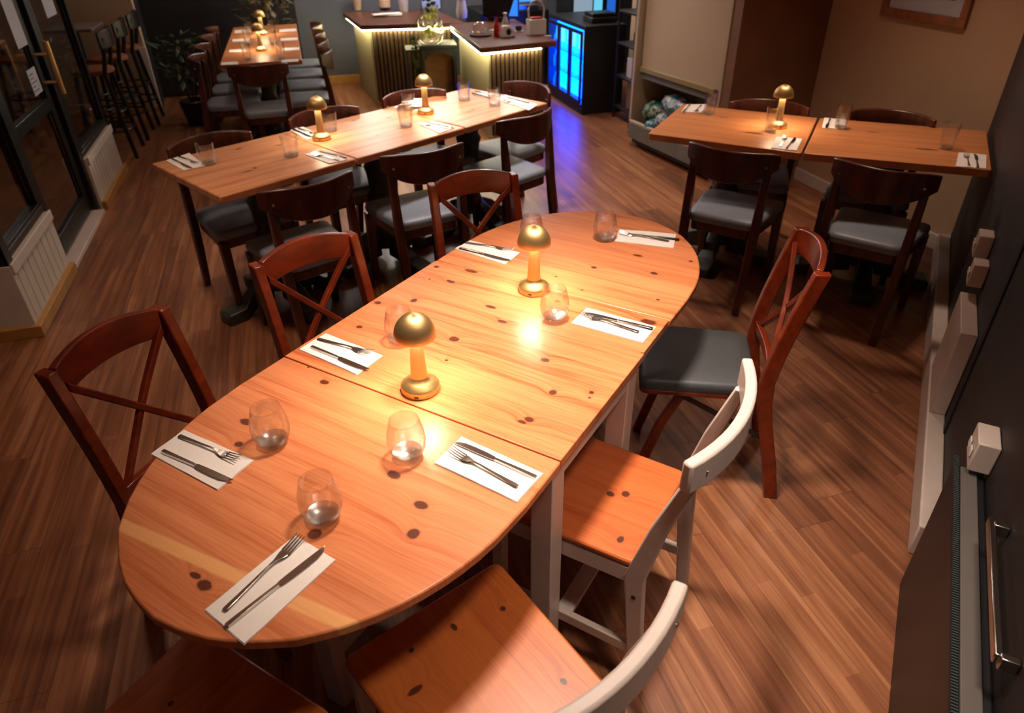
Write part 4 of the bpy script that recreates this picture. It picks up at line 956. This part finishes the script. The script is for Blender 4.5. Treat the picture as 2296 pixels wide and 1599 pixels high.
mb = MB(); mb.faces([[(x,.005,.188),(x,.025,.188),(x,.025,.215),(x,.005,.21)] for x in (.037,DL-.037)]); mb.build('front_lip', M_CHI, t, .002)
for i in range(3): mb = MB(); mb.box(.025,.028,-.0,.019,.1+.04*i,.115+.04*i); mb.build('switch', M_REDS, t)
dm = Matrix.Translation(D0) @ Matrix.Rotation(math.atan2(dd.y, dd.x), 4, 'Z')
def bagmat(nm, a, b, c3):
    m = mat(nm, a, .35); g = NT(m); n = g.n('ShaderNodeTexNoise', {'Vector':g.n('ShaderNodeTexCoord').outputs['Object'],'Scale':16.0,'Detail':2.0}).outputs[0]
    g.link(g.ramp(n, [(.36, a), (.48, b), (.52, c3), (.66, a)]), g.b.inputs['Base Color']); return m
bags = [bagmat('blue_bag_print', srgb(60,130,150), srgb(40,90,120), srgb(210,180,170)), bagmat('green_bag_print', srgb(20,80,40), srgb(50,120,130), srgb(190,170,160))]
for i, (lab, x, y, z, rx, ry, rz_) in enumerate([('teal printed bag of greens lying uppermost in the chiller, by the shelf rail',.50,.155,.40,.19,.10,.075),('green printed bag at the left in the chiller',.19,.17,.29,.12,.11,.09),('teal and pink bag in the middle of the chiller deck',.44,.17,.255,.16,.11,.09),('blue printed bag at the right in the chiller',.76,.17,.26,.16,.11,.11),('pink and white bag at the front left of the chiller deck',.30,.10,.205,.10,.06,.055)]):
    p = dm @ Vector((x, y, z)); mb = MB().blob((0,0,0), (rx, ry, rz_), 3, .07); o = mb.build('salad_bag', bags[i % 2], smooth=60); o.location = p; o.rotation_euler = (.15*i, .1, math.atan2(dd.y, dd.x)+.3*i); tag(o, lab, 'bag', 'printed bags in the chiller')

# ------------------------------------------------------------------ bar stools and window bar
def stool(label, loc, rz, group):
    t = thing('bar_stool', label, 'stool', loc, rz, group)
    M_S = M_STOOL
    MB().lathe([(.001,.655),(.15,.655),(.165,.665),(.165,.685),(.15,.695),(.001,.695)], 28).build('seat', M_STSEAT, t)
    for sx, sy in ((-1,-1),(1,-1),(1,1),(-1,1)):
        mb = MB(); mb.tube([(sx*.19, sy*.17, 0),(sx*.16, sy*.14, .30),(sx*.12, sy*.11, .655)]+([(sx*.14, sy*.15, .80),(sx*.15, sy*.17, .93)] if sy < 0 else []), .017, 8); mb.build('leg', M_S, t)
    for z, r in ((.22,.20),(.36,.17)):
        mb = MB(); mb.tube([(r*math.cos(a), r*.92*math.sin(a), z) for a in [k*2*PI/24 for k in range(25)]], .009, 6); mb.build('foot_ring', M_S, t)
    MB().rail(arc(11, .185, -.15, .06), [.85]*11, [.985-.02*abs(2*i/10-1)**3 for i in range(11)], .018).build('backrest', M_S, t, .004)
    return t
M_STOOL = plain('black_bentwood', srgb(24,18,17), .35, .1); M_STSEAT = plain('tan_stool_seat', srgb(140,84,54), .4, .1)
s0 = None
for i, (x, y, lab) in enumerate([(-3.36,5.96,'black bar stool nearest the stall riser'),(-3.50,6.50,'black bar stool, second from the stall riser'),(-3.62,7.02,'black bar stool nearest the cream pillar'),(-4.33,6.55,'black bar stool on the window side of the high table')]):
    z = R(106.3 if i < 3 else -73.7)
    if s0 is None: s0 = stool(lab, (x,y,0), z, 'bar stools by the window')
    else: dup(s0, (x,y,0), z, lab)
t = thing('high_table', 'high table with pale top among the bar stools', 'table', (-3.93,6.90,0), R(16)); mb = MB(); mb.box(-.20,.20,-.26,.26,.86,.885); mb.build('tabletop', plain('pale_laminate', srgb(120,108,100), .35, .05), t, .006); mb = MB(); mb.tube([(0,0,.02),(0,0,.86)], .03, 12); mb.build('column', M_BLACK, t); MB().lathe([(.18,0),(.18,.012),(.04,.025)], 24).build('base', M_BLACK, t)
# ------------------------------------------------------------------ plants
def plant(label, loc, h, r, n, m, pot=True):
    t = thing('potted_plant', label, 'plant', loc)
    mb = MB()
    for i in range(n):
        a = random.random()*6.28; rr = r*math.sqrt(random.random()); z = h*(.45+.55*random.random()); q = Vector((rr*math.cos(a), rr*math.sin(a), z))
        M = Matrix.Translation(q) @ Matrix.Rotation(a, 4, 'Z') @ Matrix.Rotation(random.uniform(-.9,.9), 4, 'Y'); L = random.uniform(.06,.11)
        mb.faces([[M @ Vector((x, -w, .0)), M @ Vector((x, 0, .006)), M @ Vector((x, w, 0)), M @ Vector((x, 0, -.003))] for x, w in ((0,.003),(L*.35,L*.26),(L*.7,L*.2),(L,.002))])
    mb.build('foliage', m, t)
    mb = MB()
    for i in range(7): a = i*.9; mb.tube([(0,0,.18),(r*.5*math.cos(a), r*.5*math.sin(a), h*.55),(r*.7*math.cos(a), r*.7*math.sin(a), h*.85)], .006, 6)
    mb.build('stem', M_SILL, t); MB().lathe([(.09,0),(.13,.22),(.12,.23),(.10,.20),(.02,.19)], 24).build('pot', M_BLACK, t); return t
plant('leafy potted plant in the dark corner left of the far table', Vector((-3.02,6.90,0)), .80, .22, 100, M_GREEND)
plant('tall brownish leafy plant behind the far end of the far table', Vector((-2.52,7.97,0)), 1.35, .24, 190, plain('olive_brown_leaf', srgb(92,84,52), .5, .4, 40))
# white box on the dark wall top right of the far table
# ------------------------------------------------------------------ ceiling fittings (outside the frame, the source of the light)
f0 = None
for i, (x, y, e, c, a, b) in enumerate(SPOTS):
    nm = ('over the foreground pine table','over the floor right of the pine table','over the floor left of the pine table','over the middle row of tables','over the right-hand table','over the passage behind the middle row','over the far table','over the bar','over the floor by the glass door')[i]
    lab = 'round white ceiling downlight '+nm
    if f0 is None:
        f0 = thing('ceiling_light', lab, 'light', (x,y,CEIL-.001), 0, 'ceiling downlights')
        MB().lathe([(.045,-.001),(.06,-.001),(.06,-.012),(.045,-.012),(.045,-.001)], 24, caps=False).build('trim_ring', M_WHITE, f0)
        MB().lathe([(.001,-.003),(.043,-.003),(.043,-.005),(.001,-.005)], 24).build('lens', emit('downlight_lens', (1,.75,.5,1), 12), f0)
    else: dup(f0, (x,y,CEIL-.001), 0, lab)

# added unseen globes over the bar, placed for the sheen on the middle tables
p0 = None
M_GLOBE = emit('opal_globe', (1,.92,.86,1), 34)
for x, y, lab in ((-1.5,7.9,'added opal globe, out of view, over the left end of the bar'),(-.72,8.05,'added opal globe, out of view, over the middle of the bar'),(.05,7.75,'added opal globe, out of view, over the jutting end of the bar')):
    if p0 is None:
        p0 = thing('added_sheen_globe', lab, 'lamp', (x, y, 1.9), 0, 'added globes over the bar')
        MB().blob((0,0,0), (.16,.16,.16), 3).build('globe', M_GLOBE, p0, smooth=80)
        MB().tube([(0,0,.155),(0,0,CEIL-1.9)], .004, 6).build('cord', M_BLACK, p0)
    else: dup(p0, (x, y, 1.9), 0, lab)
